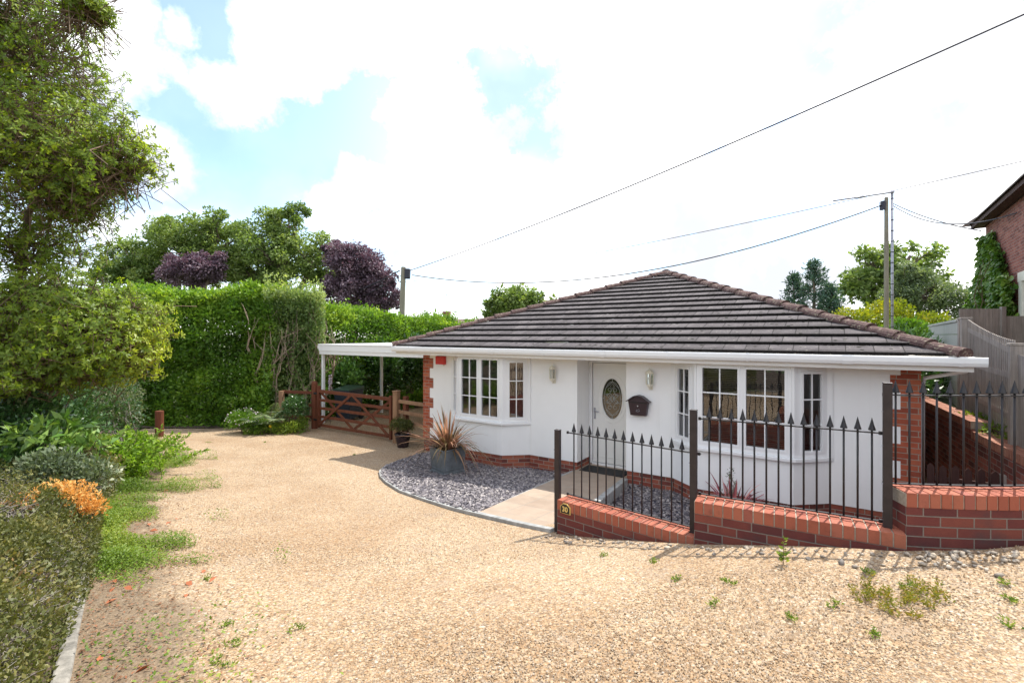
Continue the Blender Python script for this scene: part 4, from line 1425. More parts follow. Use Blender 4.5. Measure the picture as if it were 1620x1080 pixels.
def build_house_things():
    # doormat
    d = thing('doormat', 'black rubber doormat on the path before the front door', 'doormat', H(4.02, .16, .170), HROT)
    b = MB()
    b.box(-.42, .42, -.21, .21, 0, .014)
    b.build('mat', M['rubber'], d, bevel=.004)
    for k in range(20):
        pass
    # wall lanterns
    def lantern(u, zc, label, first=None):
        if first:
            c = copy_tree(first)
            c.location = H(u, 0, zc)
            c['label'] = label
            return c
        t = thing('wall_lantern', label, 'lantern', H(u, 0, zc), HROT, 'cream wall lanterns beside the front door')
        m = MB()
        m.box(-.035, .035, -.012, 0, -.19, .03)
        m.tube([(0, -.01, -.15), (0, -.06, -.19), (0, -.085, -.14)], .008, 6)
        m.build('bracket', M['cream'], t, bevel=.003)
        m = MB()
        m.lathe([(.001, .185), (.008, .182), (.010, .165), (.006, .158), (.022, .152), (.052, .13), (.066, .105), (.074, .092), (.070, .086), (.001, .086)], (0, -.085, 0), 6)
        m.build('cap', M['cream'], t)
        m = MB()
        m.lathe([(.001, -.175), (.007, -.17), (.010, -.155), (.022, -.148), (.045, -.125), (.058, -.10), (.062, -.088), (.001, -.088)], (0, -.085, 0), 6)
        m.build('base', M['cream'], t)
        m = MB()
        for k in range(6):
            a = 2 * math.pi * k / 6
            m.tube([(.058 * math.cos(a), -.085 + .058 * math.sin(a), -.09), (.064 * math.cos(a), -.085 + .064 * math.sin(a), .09)], .006, 5)
        m.build('cage', M['cream'], t)
        m = MB()
        m.lathe([(.052, -.088), (.058, .086)], (0, -.085, 0), 6)
        m.build('lantern_glass', M['clear'], t)
        m = MB()
        m.lathe([(.014, -.088), (.014, -.03), (.019, .0), (.014, .03), (.003, .05)], (0, -.085, 0), 10)
        m.build('bulb', M['pale'], t)
        return t
    l1 = lantern(3.055, 1.945, 'cream six-sided wall lantern between left bay and front door')
    lantern(4.93, 1.94, 'cream six-sided wall lantern above and right of the letter box', l1)
    # letter box
    t = thing('letter_box', 'dark wall-mounted letter box with curved lid beside the door', 'letter box', H(4.735, 0, 1.30), HROT)
    m = MB()
    m.add([(-.135, -.004, 0), (.135, -.004, 0), (.135, -.10, 0), (-.135, -.10, 0), (-.175, -.004, .26), (.175, -.004, .26), (.175, -.11, .26), (-.175, -.11, .26)],
          [[0, 1, 2, 3], [7, 6, 5, 4], [0, 4, 5, 1], [1, 5, 6, 2], [2, 6, 7, 3], [3, 7, 4, 0]])
    m.build('body', M['boxblack'], t, bevel=.006)
    m = MB()
    top = [(-.205, .245), (-.17, .262), (-.13, .295), (-.07, .335), (0, .35), (.07, .335), (.13, .295), (.17, .262), (.205, .245)]
    n = len(top)
    vs = [(x, -.004, z) for x, z in top] + [(x, -.135, z) for x, z in top] + [(x * .99, -.135, z - .016) for x, z in top] + [(x * .99, -.004, z - .016) for x, z in top]
    fs = []
    for i in range(n - 1):
        for q in range(4):
            fs.append([q * n + i, q * n + i + 1, ((q + 1) % 4) * n + i + 1, ((q + 1) % 4) * n + i])
    fs.append([0, 3 * n, 2 * n, n])
    fs.append([n - 1, 2 * n - 1, 3 * n - 1, 4 * n - 1])
    m.add(vs, fs)
    m.add([(x * .85, -.105, z - .012) for x, z in top] + [(.148, -.105, .245), (-.148, -.105, .245)], [list(range(n)) + [n, n + 1]])
    m.build('lid', M['boxblack'], t, uv=False)
    m = MB()
    m.lathe([(.009, -.118), (.009, -.106)], (0, 0, .165), 10, axis='y')
    m.build('lock', M['pale'], t)
    m = MB()
    m.tube([(-.03, -.106, .075), (-.015, -.108, .105), (.004, -.108, .095), (.02, -.108, .118), (.03, -.106, .08), (0, -.107, .07), (-.03, -.106, .075)], .004, 5)
    m.build('emblem', M['steel'], t)
    m = MB()
    m.box(-.15, .15, -.112, -.1085, .218, .232)
    m.build('slot', M['rubber'], t)
    # alarm box
    t = thing('alarm_box', 'red alarm bell box high on the white wall by left brick corner', 'alarm box', H(.165, 0, 1.99), HROT)
    m = MB()
    m.prism([(-.145, -.001), (.145, -.001), (.13, -.07), (-.13, -.07)], 0.028, .215)
    m.build('cover', M['red'], t, bevel=.018, seg=3)
    m = MB()
    m.box(-.10, .10, -.066, -.002, .004, .03)
    m.build('strobe', M['pale'], t, bevel=.006)
    # lead planter
    pc = Vector((-1.21, 8.98, gz(-1.21, 8.98) + .035))
    rot = R(40)
    t = thing('lead_planter', 'square grey lead planter standing on the slate bed', 'planter', pc, rot)
    m = MB()
    s0, s1, hh = .215, .25, .47
    m.add([(-s0, -s0, .03), (s0, -s0, .03), (s0, s0, .03), (-s0, s0, .03), (-s1, -s1, hh), (s1, -s1, hh), (s1, s1, hh), (-s1, s1, hh),
           (-s1 + .03, -s1 + .03, hh), (s1 - .03, -s1 + .03, hh), (s1 - .03, s1 - .03, hh), (-s1 + .03, s1 - .03, hh),
           (-s1 + .04, -s1 + .04, hh - .08), (s1 - .04, -s1 + .04, hh - .08), (s1 - .04, s1 - .04, hh - .08), (-s1 + .04, s1 - .04, hh - .08)],
          [[3, 2, 1, 0]] + [[i, (i + 1) % 4, 4 + (i + 1) % 4, 4 + i] for i in range(4)] + [[4 + i, 4 + (i + 1) % 4, 8 + (i + 1) % 4, 8 + i] for i in range(4)] + [[8 + i, 8 + (i + 1) % 4, 12 + (i + 1) % 4, 12 + i] for i in range(4)])
    m.build('tub', M['lead'], t, bevel=.006)
    m = MB()
    m.box(-.255, .255, -.255, .255, -.02, .035)
    m.box(-.235, .235, -.235, .235, .035, .06)
    m.build('foot', M['lead'], t, bevel=.01)
    m = MB()
    for k in range(4):
        q = Matrix.Rotation(k * math.pi / 2, 4, 'Z')
        for pts in ([(-.18, -.224, .11), (.18, -.224, .11), (.195, -.240, .40), (-.195, -.240, .40), (-.18, -.224, .11)],):
            m.tube([q @ Vector(p_) for p_ in pts], .007, 5)
    m.tube([(-s1, -s1, hh), (s1, -s1, hh), (s1, s1, hh), (-s1, s1, hh), (-s1, -s1, hh)], .014, 6)
    m.build('moulding', M['lead'], t)
    m = MB()
    m.box(-.207, .207, -.207, .207, .36, .405)
    m.build('soil', M['soil'], t)
    flax('flax_plant', 'tall bronze orange strap-leaved plant growing in the lead planter', (pc.x, pc.y, pc.z + .40), 170, .74, .034, 'flax', .98)
    # glazed pot and its plant by the gate post
    px, py = -2.62, 11.45
    t = thing('glazed_pot', 'dark purple glazed pot at the foot of the gate post', 'plant pot', (px, py, gz(px, py)))
    m = MB()
    m.lathe([(.001, .0), (.125, .0), (.135, .02), (.175, .22), (.19, .29), (.20, .30), (.20, .325), (.185, .33), (.17, .30), (.16, .27), (.001, .27)], (0, 0, 0), 24)
    m.build('pot', M['glaze'], t, smooth=True)
    bush('potted_shrub', 'small dark grey-green shrub in the purple pot', 'shrub', (px, py, gz(px, py) + .27),
         [(px - .06, py, gz(px, py) + .47, .27, .25, .22), (px + .12, py - .05, gz(px, py) + .45, .18, .18, .17)], 1500, .05, 'olive', 16, .5, shell=.8, tmul=.5)
    # red-leaved small flax behind the railings, with a wisp of weed
    q = H(6.33, -.74, .12)
    flax('small_flax', 'low pink and red strap-leaved plant before the right bay', (q.x, q.y, q.z), 95, .52, .034, 'pinkflax', .85)
    q = H(6.28, -.68, .05)
    bush('fennel_weed', 'wispy grey-green weed stem rising beside the pink plant', 'weed', (q.x, q.y, q.z), [(q.x, q.y, q.z + .22, .16, .16, .2), (q.x + .02, q.y, q.z + .55, .05, .05, .2)], 260, .035, 'silver', 8, .4, shell=1, twig='greytwig')


def flax(name, label, base, n, L, w, mat, spread):
    t = thing(name, label, 'plant', base)
    pl, wl, tl = [], [], []
    for i in range(n):
        a = rng.uniform(0, 2 * math.pi)
        lean = spread * rng.uniform(.1, 1.25)
        l = L * rng.uniform(.55, 1.3)
        droop = rng.uniform(.1, 1.0) * lean * l * 1.3
        if rng.random() < .07:
            droop *= 2.0
        pts, ws = [], []
        b0 = np.array(base) + np.array([math.cos(a), math.sin(a), 0]) * rng.uniform(0, .09)
        m = 8
        for k in range(m):
            s = k / (m - 1)
            pts.append(b0 + np.array([math.cos(a), math.sin(a), 0]) * math.sin(lean) * l * s * (1 + .25 * s) + np.array([0, 0, 1]) * (math.cos(lean * .8) * l * s - droop * s ** 2.6))
            ws.append(w * rng.uniform(.85, 1.15) * (0.55 + .9 * math.sin(math.pi * min(1, s * .9 + .08)) * .5) * (1 - s ** 4) + .001)
        pl.append(pts)
        wl.append(ws)
        tl.append(rng.random() ** 1.2)
    straps('leaf_fan', pl, wl, mat, t, tl)
    return t


# ------------------------------------------------------------------ front walls and railings
def coping_bricks(mb, joints, L, y0, y1, z0, z1, bw=.066, gap=.009, bend=None):
    n = max(1, round(L / (bw + gap)))
    st = L / n
    for i in range(n):
        for (a, b) in ((y0, (y0 + y1) / 2 - .004), ((y0 + y1) / 2 + .004, y1)):
            x0, x1 = i * st + gap / 2, (i + 1) * st - gap / 2
            j = lambda: random.uniform(-.0025, .0025)
            pts = [(x0, a), (x1, a), (x1, b), (x0, b)]
            if bend:
                pts = [bend(p) for p in pts]
            dz = j()
            dy = j()
            mb.prism([(p[0], p[1] + dy) for p in pts], z0, z1 + dz)
    if True:
        k = 12 if bend else 1
        for i in range(k):
            pts = [(L * i / k, y0 + .006), (L * (i + 1) / k, y0 + .006), (L * (i + 1) / k, y1 - .006), (L * i / k, y1 - .006)]
            if bend:
                pts = [bend(p) for p in pts]
            joints.prism(pts, z0 + .002, z1 - .007)


def build_front():
    TH = .215
    Pp = [Vector((.49, 5.17, 0)), Vector((1.6, 4.19, 0)), Vector((2.78, 3.53, 0))]
    tops = [.905, 1.225, 1.522]
    wl = ['low brick wall topped with orange coping below the leftmost railings, bearing a house number', 'brick wall with orange coping below the middle railings', 'tallest curved brick wall with orange coping below the right railings']
    rl = ['black spear-topped railing panel standing on the numbered wall', 'black spear-topped railing panel across the right bay window', 'black spear-topped railing panel curving across the brick corner and side passage']
    proto = {}
    for k in range(3):
        a = Pp[k]
        if k < 2:
            b = Pp[k + 1]
            L = (b - a).length + (.11 if k == 1 else 0)
            d = (b - a).normalized()
            bend = None
        else:
            L = 1.83
            d = Vector((.985, -.174, 0)).normalized()
            a = a + d * .12
            # gentle curve turning away from the drive

            def bend(p):
                s = p[0]
                th = .32 * s / L * 1.25
                rr = L / (.32 * 1.25)
                return (math.sin(th) * (rr - p[1]), rr - math.cos(th) * (rr - p[1]))
        rz = math.atan2(d.y, d.x)
        x0 = .0
        g = min(gz(a.x, a.y), gz((a + d * L).x, (a + d * L).y)) - .25
        if k < 2:
            g = gz(a.x, a.y) - .3
        t = thing('brick_wall', wl[k], 'wall', (a.x, a.y, 0), rz, 'stepped brick walls along the drive')
        w = MB()
        if bend:
            kk = 14
            poly = [bend((L * i / kk, 0)) for i in range(kk + 1)] + [bend((L * i / kk, TH)) for i in range(kk, -1, -1)]
            # brick face with UVs running along the curve
            vs, fs = [], []
            for i in range(kk + 1):
                for yy in (0, TH):
                    for z in (-.2, tops[k] - .105):
                        q = bend((L * i / kk, yy))
                        vs.append((q[0], q[1], z))
            for i in range(kk):
                o = i * 4
                fs += [[o, o + 4, o + 5, o + 1], [o + 6, o + 2, o + 3, o + 7], [o + 1, o + 5, o + 7, o + 3]]
            fs += [[0, 1, 3, 2], [kk * 4, kk * 4 + 2, kk * 4 + 3, kk * 4 + 1]]
            w.add(vs, fs)
            wo = w.build('brickwork', M['wallbrick'], t, uv=False)
            me = wo.data
            uvl = me.uv_layers.new(name='UVMap').data
            for lp in me.loops:
                i = lp.vertex_index
                uvl[lp.index].uv = (L * (i // 4) / kk, me.vertices[i].co.z - .007)
            for pl_ in list(me.polygons)[-2:]:
                for li in pl_.loop_indices:
                    q = me.vertices[me.loops[li].vertex_index].co
                    uvl[li].uv = (q.y + .11, q.z - .007)
        else:
            w.box(0, L - (.02 if k == 0 else .0), 0, TH, -.2, tops[k] - .105)
            wo = w.build('brickwork', M['wallbrick'], t)
            for q in wo.data.uv_layers[0].data:
                q.uv = (q.uv[0], q.uv[1] - ((tops[k] - .105) % .075))
        c, j = MB(), MB()
        coping_bricks(c, j, L, -.004, TH + .004, tops[k] - .105, tops[k], bend=bend)
        c.build('coping', M['coping'], t, bevel=.003, uv=False)
        j.build('coping_mortar', M['mortar'], t)
        # railing panel
        rp = thing('iron_railing', rl[k], 'railing', (a.x - (.04 if k == 2 else 0), a.y, tops[k]), rz, 'black railing panels on the brick walls')
        yc = TH - .05
        s0, s1 = .075, L - (.155 if k == 1 else .045)
        zr0, zr1, zt = .022, .70, .812
        n = 14
        if k == 2:
            n = 18
            s0, s1 = .03, L - .06
        B_ = bend or (lambda p: p)

        def at(s, z):
            q = B_((s, yc))
            return (q[0], q[1], z)
        for zz in (zr0, zr1):
            m = MB()
            kk = 10 if bend else 1
            for i in range(kk):
                m.bar(at(s0 - .06 + (s1 - s0 + .1) * i / kk, zz), at(s0 - .06 + (s1 - s0 + .1) * (i + 1) / kk, zz), .026, .009)
            m.tube([at(s0 - .052, zz - .012), at(s0 - .052, zz + .014)], .013, 8)
            m.tube([at(s1 + .026, zz - .012), at(s1 + .026, zz + .014)], .013, 8)
            m.build('rail', M['black'], rp)
        pk = (s1 - s0) / (n - .4)
        if 'p' not in proto:
            m = MB()
            m.tube([(0, 0, zr0 - .008), (0, 0, zt - .09)], .0075, 8)
            proto['p'] = m.build('picket', M['black'], rp, smooth=True)
            m = MB()
            m.lathe([(.006, zt - .115), (.0065, zt - .10), (.008, zt - .088), (.025, zt - .094), (.0245, zt - .088), (.013, zt - .048), (.0055, zt - .015), (.0008, zt + .004)], (0, 0, 0), 10)
            proto['s'] = m.build('spearhead', M['black'], proto['p'], smooth=False)
            proto['p'].location = at(s0 + pk * .3, 0)
            start = 1
        else:
            start = 0
        for i in range(start, n):
            c_ = proto['p'].copy()
            col.objects.link(c_)
            c_.parent = rp
            c_.location = at(s0 + pk * (i + .3), 0)
            e_ = proto['s'].copy()
            col.objects.link(e_)
            e_.parent = c_
    # posts
    pl = ['dark square post at the left end of the numbered wall', 'dark square post between the left and middle railing panels', 'tallest dark square post between the middle and right railing panels']
    for k, (q, zb, zt) in enumerate(((Vector((.500, 5.215, 0)), .3, 1.65), (Vector((1.636, 4.30, 0)), .90, 2.01), (Vector((2.856, 3.63, 0)), 1.222, 2.32))):
        t = thing('railing_post', pl[k], 'post', (q.x, q.y, zb), math.atan2(-.55, .83), 'dark railing posts')
        m = MB()
        hgt = zt - zb
        m.box(-.029, .029, -.029, .029, 0, hgt - .012)
        m.build('shaft', M['postblack'], t, bevel=.004)
        m = MB()
        m.box(-.031, .031, -.031, .031, hgt - .012, hgt)
        m.build('cap', M['postblack'], t, bevel=.004)
        m = MB()
        for z in (.12, .33, hgt - .22, hgt - .48):
            m.tube([(-.036, -.02, z), (-.028, -.02, z)], .006, 6)
        m.build('bolt', M['steel'], t)
    # number plaque
    d = (Pp[1] - Pp[0]).normalized()
    c = Pp[0] + d * .115 + Vector((0, 0, .83)) + Vector((d.y, -d.x, 0)) * .005
    t = thing('number_plaque', 'black house number plaque with gold edge and number 30', 'plaque', c, math.atan2(d.y, d.x))
    out = [(-.062, -.048), (.062, -.048), (.062, .025), (.036, .043), (.03, .055), (-.03, .055), (-.036, .043), (-.062, .025)]
    out = [(-.064, -.05), (.064, -.05), (.064, .022), (.024, .056), (-.024, .056), (-.064, .022)]

    def plate(mb, sc, y0, y1):
        n = len(out)
        vs = [(x * sc, y0, z * sc) for x, z in out] + [(x * sc, y1, z * sc) for x, z in out]
        mb.add(vs, [list(range(n)), [2 * n - 1 - i for i in range(n)]] + [[i, n + i, n + (i + 1) % n, (i + 1) % n] for i in range(n)])
    m = MB()
    plate(m, 1.0, -.012, 0)
    m.build('border', M['gold'], t)
    m = MB()
    plate(m, .90, -.0145, -.011)
    m.build('plate', M['plaque'], t)
    cu = bpy.data.curves.new('number', 'FONT')
    cu.body = '30'
    cu.size = .074
    cu.align_x, cu.align_y = 'CENTER', 'CENTER'
    cu.extrude = .0015
    cu.offset = .0016
    cu.materials.append(M['gold'])
    tmp = bpy.data.objects.new('number_outline', cu)
    col.objects.link(tmp)
    me = bpy.data.meshes.new_from_object(tmp.evaluated_get(bpy.context.evaluated_depsgraph_get()))
    bpy.data.objects.remove(tmp)
    o = bpy.data.objects.new('number', me)
    col.objects.link(o)
    o.parent = t
    o.location = (0, -.016, -.004)
    o.rotation_euler = (R(90), 0, 0)


# ------------------------------------------------------------------ right side: retaining wall, fences, neighbour
def build_right():
    a, b = Vector((4.80, 3.70, 0)), Vector((13.8, 19.9, 0))
    d = (b - a).normalized()
    rz = math.atan2(d.y, d.x)
    t = thing('retaining_wall', 'long red brick retaining wall with stepped coping beside the side passage', 'wall', (a.x, a.y, 0), rz)
    L = (b - a).length
    s1 = (Vector((6.5, 6.76, 0)) - a).dot(d)
    m = MB()
    m.box(0, s1, -.215, 0, -.2, 1.225)
    m.box(s1, L, -.215, 0, -.2, 1.355)
    m.build('brickwork', M['retbrick'], t)
    c, j = MB(), MB()
    coping_bricks(c, j, s1 - .01, -.22, .005, 1.225, 1.33)
    c2, j2 = MB(), MB()
    coping_bricks(c2, j2, L - s1, -.22, .005, 1.355, 1.46)
    for src, dst in ((c2, c), (j2, j)):
        dst.add([(x + s1, y, z) for x, y, z in src.v], src.f)
    c.build('coping', M['copdull'], t, bevel=.003, uv=False)
    j.build('coping_mortar', M['mortar'], t)
    # small picket fence across the passage
    p0, p1 = H(8.52, -.06, .05), H(9.16, -.06, .05)
    t = thing('picket_fence', 'low dark brown picket fence across the side passage', 'fence', p0, HROT)
    n = 6
    for i in range(n):
        x = .03 + i * .118
        m = MB()
        hh = 1.0 - .012 * (i % 2)
        m.add([(x - .035, -.02, 0), (x + .035, -.02, 0), (x + .035, -.02, hh - .04), (x, -.02, hh), (x - .035, -.02, hh - .04),
               (x - .035, 0, 0), (x + .035, 0, 0), (x + .035, 0, hh - .04), (x, 0, hh), (x - .035, 0, hh - .04)],
              [[0, 1, 2, 3, 4], [9, 8, 7, 6, 5]] + [[i_, 5 + i_, 5 + (i_ + 1) % 5, (i_ + 1) % 5] for i_ in range(5)])
        m.build('picket', M['darkwood'], t)
    for z in (.3, .78):
        m = MB()
        m.box(0, .66, .002, .035, z, z + .05)
        m.build('rail', M['darkwood'], t)
    m = MB()
    m.box(.665, .735, -.03, .04, 0, .95)
    m.build('post', M['greywood'], t)
    # tall grey fence on the bank
    F1, F2 = Vector((6.23, 5.9, 1.3)), Vector((8.03, 8.44, 1.3))
    d = (F2 - F1)
    d.z = 0
    L = d.length
    rz = math.atan2(d.y, d.x)
    t = thing('board_fence', 'weathered grey board fence with swept top between two stout posts', 'fence', (F1.x, F1.y, 1.28), rz)

    def topz(s):
        q = s / L
        return 1.33 + .36 * q ** 1.5
    for i, (s, hh, w_) in enumerate(((0, 1.29, .125), (L, 1.70, .14), (L + .30, 1.70, .13), (-2.4, 1.2, .125))):
        m = MB()
        m.box(s - w_ / 2, s + w_ / 2, -w_ / 2, w_ / 2, -.3, hh - .02)
        m.prism([(s - w_ / 2 - .008, -w_ / 2 - .008), (s + w_ / 2 + .008, -w_ / 2 - .008), (s + w_ / 2 + .008, w_ / 2 + .008), (s - w_ / 2 - .008, w_ / 2 + .008)], hh - .02, hh + .012)
        m.build('post', M['greywood'], t, bevel=.006)
    m = MB()
    x = .075
    while x < L - .08:
        w_ = .088
        m.add([(x, -.012, .03), (x + w_, -.028, .03), (x + w_, -.012, .03), (x, -.004, .03), (x, -.012, topz(x)), (x + w_, -.028, topz(x + w_)), (x + w_, -.012, topz(x + w_)), (x, -.004, topz(x))],
              [[3, 2, 1, 0], [4, 5, 6, 7], [0, 1, 5, 4], [1, 2, 6, 5], [2, 3, 7, 6], [3, 0, 4, 7]])
        x += .094
    x = -2.3
    while x < -.08:
        m.box(x, x + .088, -.02 + .008 * random.random(), -.004, .03, 1.05 + .12 * (x + 2.3) / 2.3)
        x += .094
    m.build('boarding', M['greywood'], t)
    for za, zb in ((1.17, 1.50), (.88, .90), (.34, .38)):
        m = MB()
        m.bar((.07, .03 - .062, za), (L - .08, .03 - .062, zb), .05, .075)
        m.build('rail', M['greywood'], t)
    # pale fence running away behind it
    G0, G1 = Vector((8.35, 8.95, 1.28)), Vector((12.4, 14.2, 1.28))
    d = G1 - G0
    rz = math.atan2(d.y, d.x)
    t = thing('pale_fence', 'pale green-grey panel fence receding behind the roof corner', 'fence', G0, rz)
    m = MB()
    for i in range(7):
        m.box(0, d.length, -.02 + .004 * (i % 2), 0, .04 + i * .23, .26 + i * .23)
    m.build('boarding', M['paleboard'], t)
    m = MB()
    m.box(0, d.length, -.05, .02, 1.65, 1.70)
    m.build('cap_rail', M['paleboard'], t)
    t = thing('close_board_fence', 'dark grey vertical board fence below the ivy-covered wall', 'fence', (9.55, 10.2, 1.28), R(-6))
    m = MB()
    x = 0
    while x < 2.6:
        top = 1.96 if x < .80 else 1.80
        m.box(x, x + .125, -.02 + .006 * random.random(), 0, 0, top)
        x += .128
    m.build('boarding', M['greywood'], t)
    m = MB()
    m.box(.79, .87, -.06, .0, 0, 2.0)
    m.build('post', M['greywood'], t)
    # neighbour's brick house
    W0 = Vector((13.95, 14.05, .9))
    wd = Vector((-.577, -.817, 0))
    t = thing('brick_house', "neighbour's two-storey red brick house with brown tiled eaves", 'house', W0, math.atan2(wd.y, wd.x))
    m = MB()
    ZE = 4.98
    m.box(0, 3.45, 0, 7, 0, ZE)
    m.box(3.45, 5.3, 0, 7, 0, 1.2)
    m.box(3.45, 5.3, 0, 7, 3.25, ZE)
    m.box(5.3, 13, 0, 7, 0, ZE)
    m.box(3.45, 5.3, .4, 7, 1.2, 3.25)
    m.build('wall', M['nbrick'], t)
    m = MB()
    m.box(-.25, 13.3, -.26, -.02, ZE + .02, ZE + .05)
    m.box(-.25, 13.3, -.28, -.26, ZE + .0, ZE + .13)
    m.box(-.27, -.25, -.28, 7.4, ZE + .0, ZE + .13)
    m.build('eaves_board', M['darkwood'], t)
    m = MB()
    for k in range(14):
        y0, y1 = -.34 + k * .3, -.34 + (k + 1) * .3
        z0 = ZE + .12 + k * .3 * .75
        m.add([(-.4, y0, z0 + .025), (13.4, y0, z0 + .025), (13.4, y1, z0 + .225), (-.4, y1, z0 + .225), (-.4, y0, z0 - .01), (13.4, y0, z0 - .01)], [[0, 1, 2, 3], [4, 5, 1, 0]])
    m.add([(-.4, -.5, ZE + .11), (-.4, 3.7, ZE + 3.27), (-.4, 7.4, ZE + .11)], [[0, 2, 1]])
    m.add([(-.4, 3.7, ZE + 3.27), (13.4, 3.7, ZE + 3.27), (13.4, 7.9, ZE + .12), (-.4, 7.9, ZE + .12)], [[0, 1, 2, 3]])
    m.build('roof', M['tile2'], t, uv=False)
    m = MB()
    m.box(3.45, 3.70, -.03, .12, 1.2, 3.03)
    m.box(5.05, 5.3, -.03, .12, 1.2, 3.03)
    m.box(3.40, 5.35, -.035, .12, 3.03, 3.25)
    m.build('window_surround', M['cream'], t)
    f = MB()
    for x0, x1 in ((3.70, 3.77), (4.34, 4.41), (4.98, 5.05)):
        f.box(x0, x1, .06, .12, 1.2, 3.03)
    for z in (1.2, 2.40, 2.97):
        f.box(3.77, 4.34, .06, .12, z, z + .06)
        f.box(4.41, 4.98, .06, .12, z, z + .06)
    wo = f.build('window', M['upvc'], t)
    g = MB()
    g.add([(3.77, .1, 1.26), (4.98, .1, 1.26), (4.98, .1, 2.97), (3.77, .1, 2.97)], [[0, 1, 2, 3]])
    g.build('pane', M['glass'], wo)
    # ivy on its far corner
    iv = thing('ivy', 'thick green ivy climbing the corner of the red brick house', 'ivy', (13.7, 14.0, 1.3))
    n = 12000
    s = rng.uniform(-.9, 3.45, n)
    z = rng.uniform(1.6, 5.55, n)
    lim = np.where(s < 0, 4.9 + 1.2 * s, np.where(s < 1.3, 5.5, 5.5 - (s - 1.3) * .78)) + .25 * (lump(np.c_[s, z, 0 * s], 4) - .5)
    ok = z < lim
    s, z = s[ok], z[ok]
    th = .12 + .38 * np.clip((5.2 - z) / 3, 0, 1) * lump(np.c_[s, z, 0 * s], 2.6)
    off = th * (1 - rng.random(len(s)) ** 2 * .8)
    wn = np.array([-.817, .577])
    Pt = np.c_[13.95 + wd.x * s + wn[0] * off, 14.05 + wd.y * s + wn[1] * off, z]
    D = unit(np.c_[rng.normal(size=(len(s), 2)) * .5 + wn * .5, -.7 + rng.normal(size=len(s)) * .35])
    Nn = unit(np.c_[np.tile(wn, (len(s), 1)), np.full(len(s), .5)] + rng.normal(size=(len(s), 3)) * .45)
    leaves('foliage', Pt, D, rng.uniform(.10, .19, len(s)), 'ivy', iv, .85, np.clip(.5 * rng.random(len(s)) + .5 * lump(Pt, 2.4), 0, 1), Nn)
    segs = []
    for i in range(14):
        s0 = rng.uniform(0, 2.6)
        q0 = np.array([13.95 + wd.x * s0 + wn[0] * .03, 14.05 + wd.y * s0 + wn[1] * .03, 1.3])
        q1 = q0 + np.array([wd.x * rng.normal() * .4, wd.y * rng.normal() * .4, rng.uniform(2, 3.6)])
        segs += branch(q0, q1, .03, .006, .1)
    twigs(segs, 'stem', 'twig', iv, 4)
    # dark strap-leaved heap and small plants on the bank
    bush('dark_bank_shrub', 'dark leafy shrub on the bank beyond the retaining wall', 'shrub', (8.6, 10.3, 1.3), [(8.6, 10.3, 1.6, .8, .6, .8), (9.2, 11.2, 1.8, .8, .8, 1.0), (8.0, 9.6, 1.5, .45, .4, .42)], 3200, .14, 'laurel', 16, .3)
    bush('bank_weeds', 'small yellow-green weeds on the bank behind the coping step', 'weeds', (6.9, 6.9, 1.3), [(6.55, 6.35, 1.36, .18, .3, .10), (7.1, 7.3, 1.36, .2, .35, .12), (6.35, 5.95, 1.34, .12, .2, .09)], 420, .07, 'weed', 8, .3)


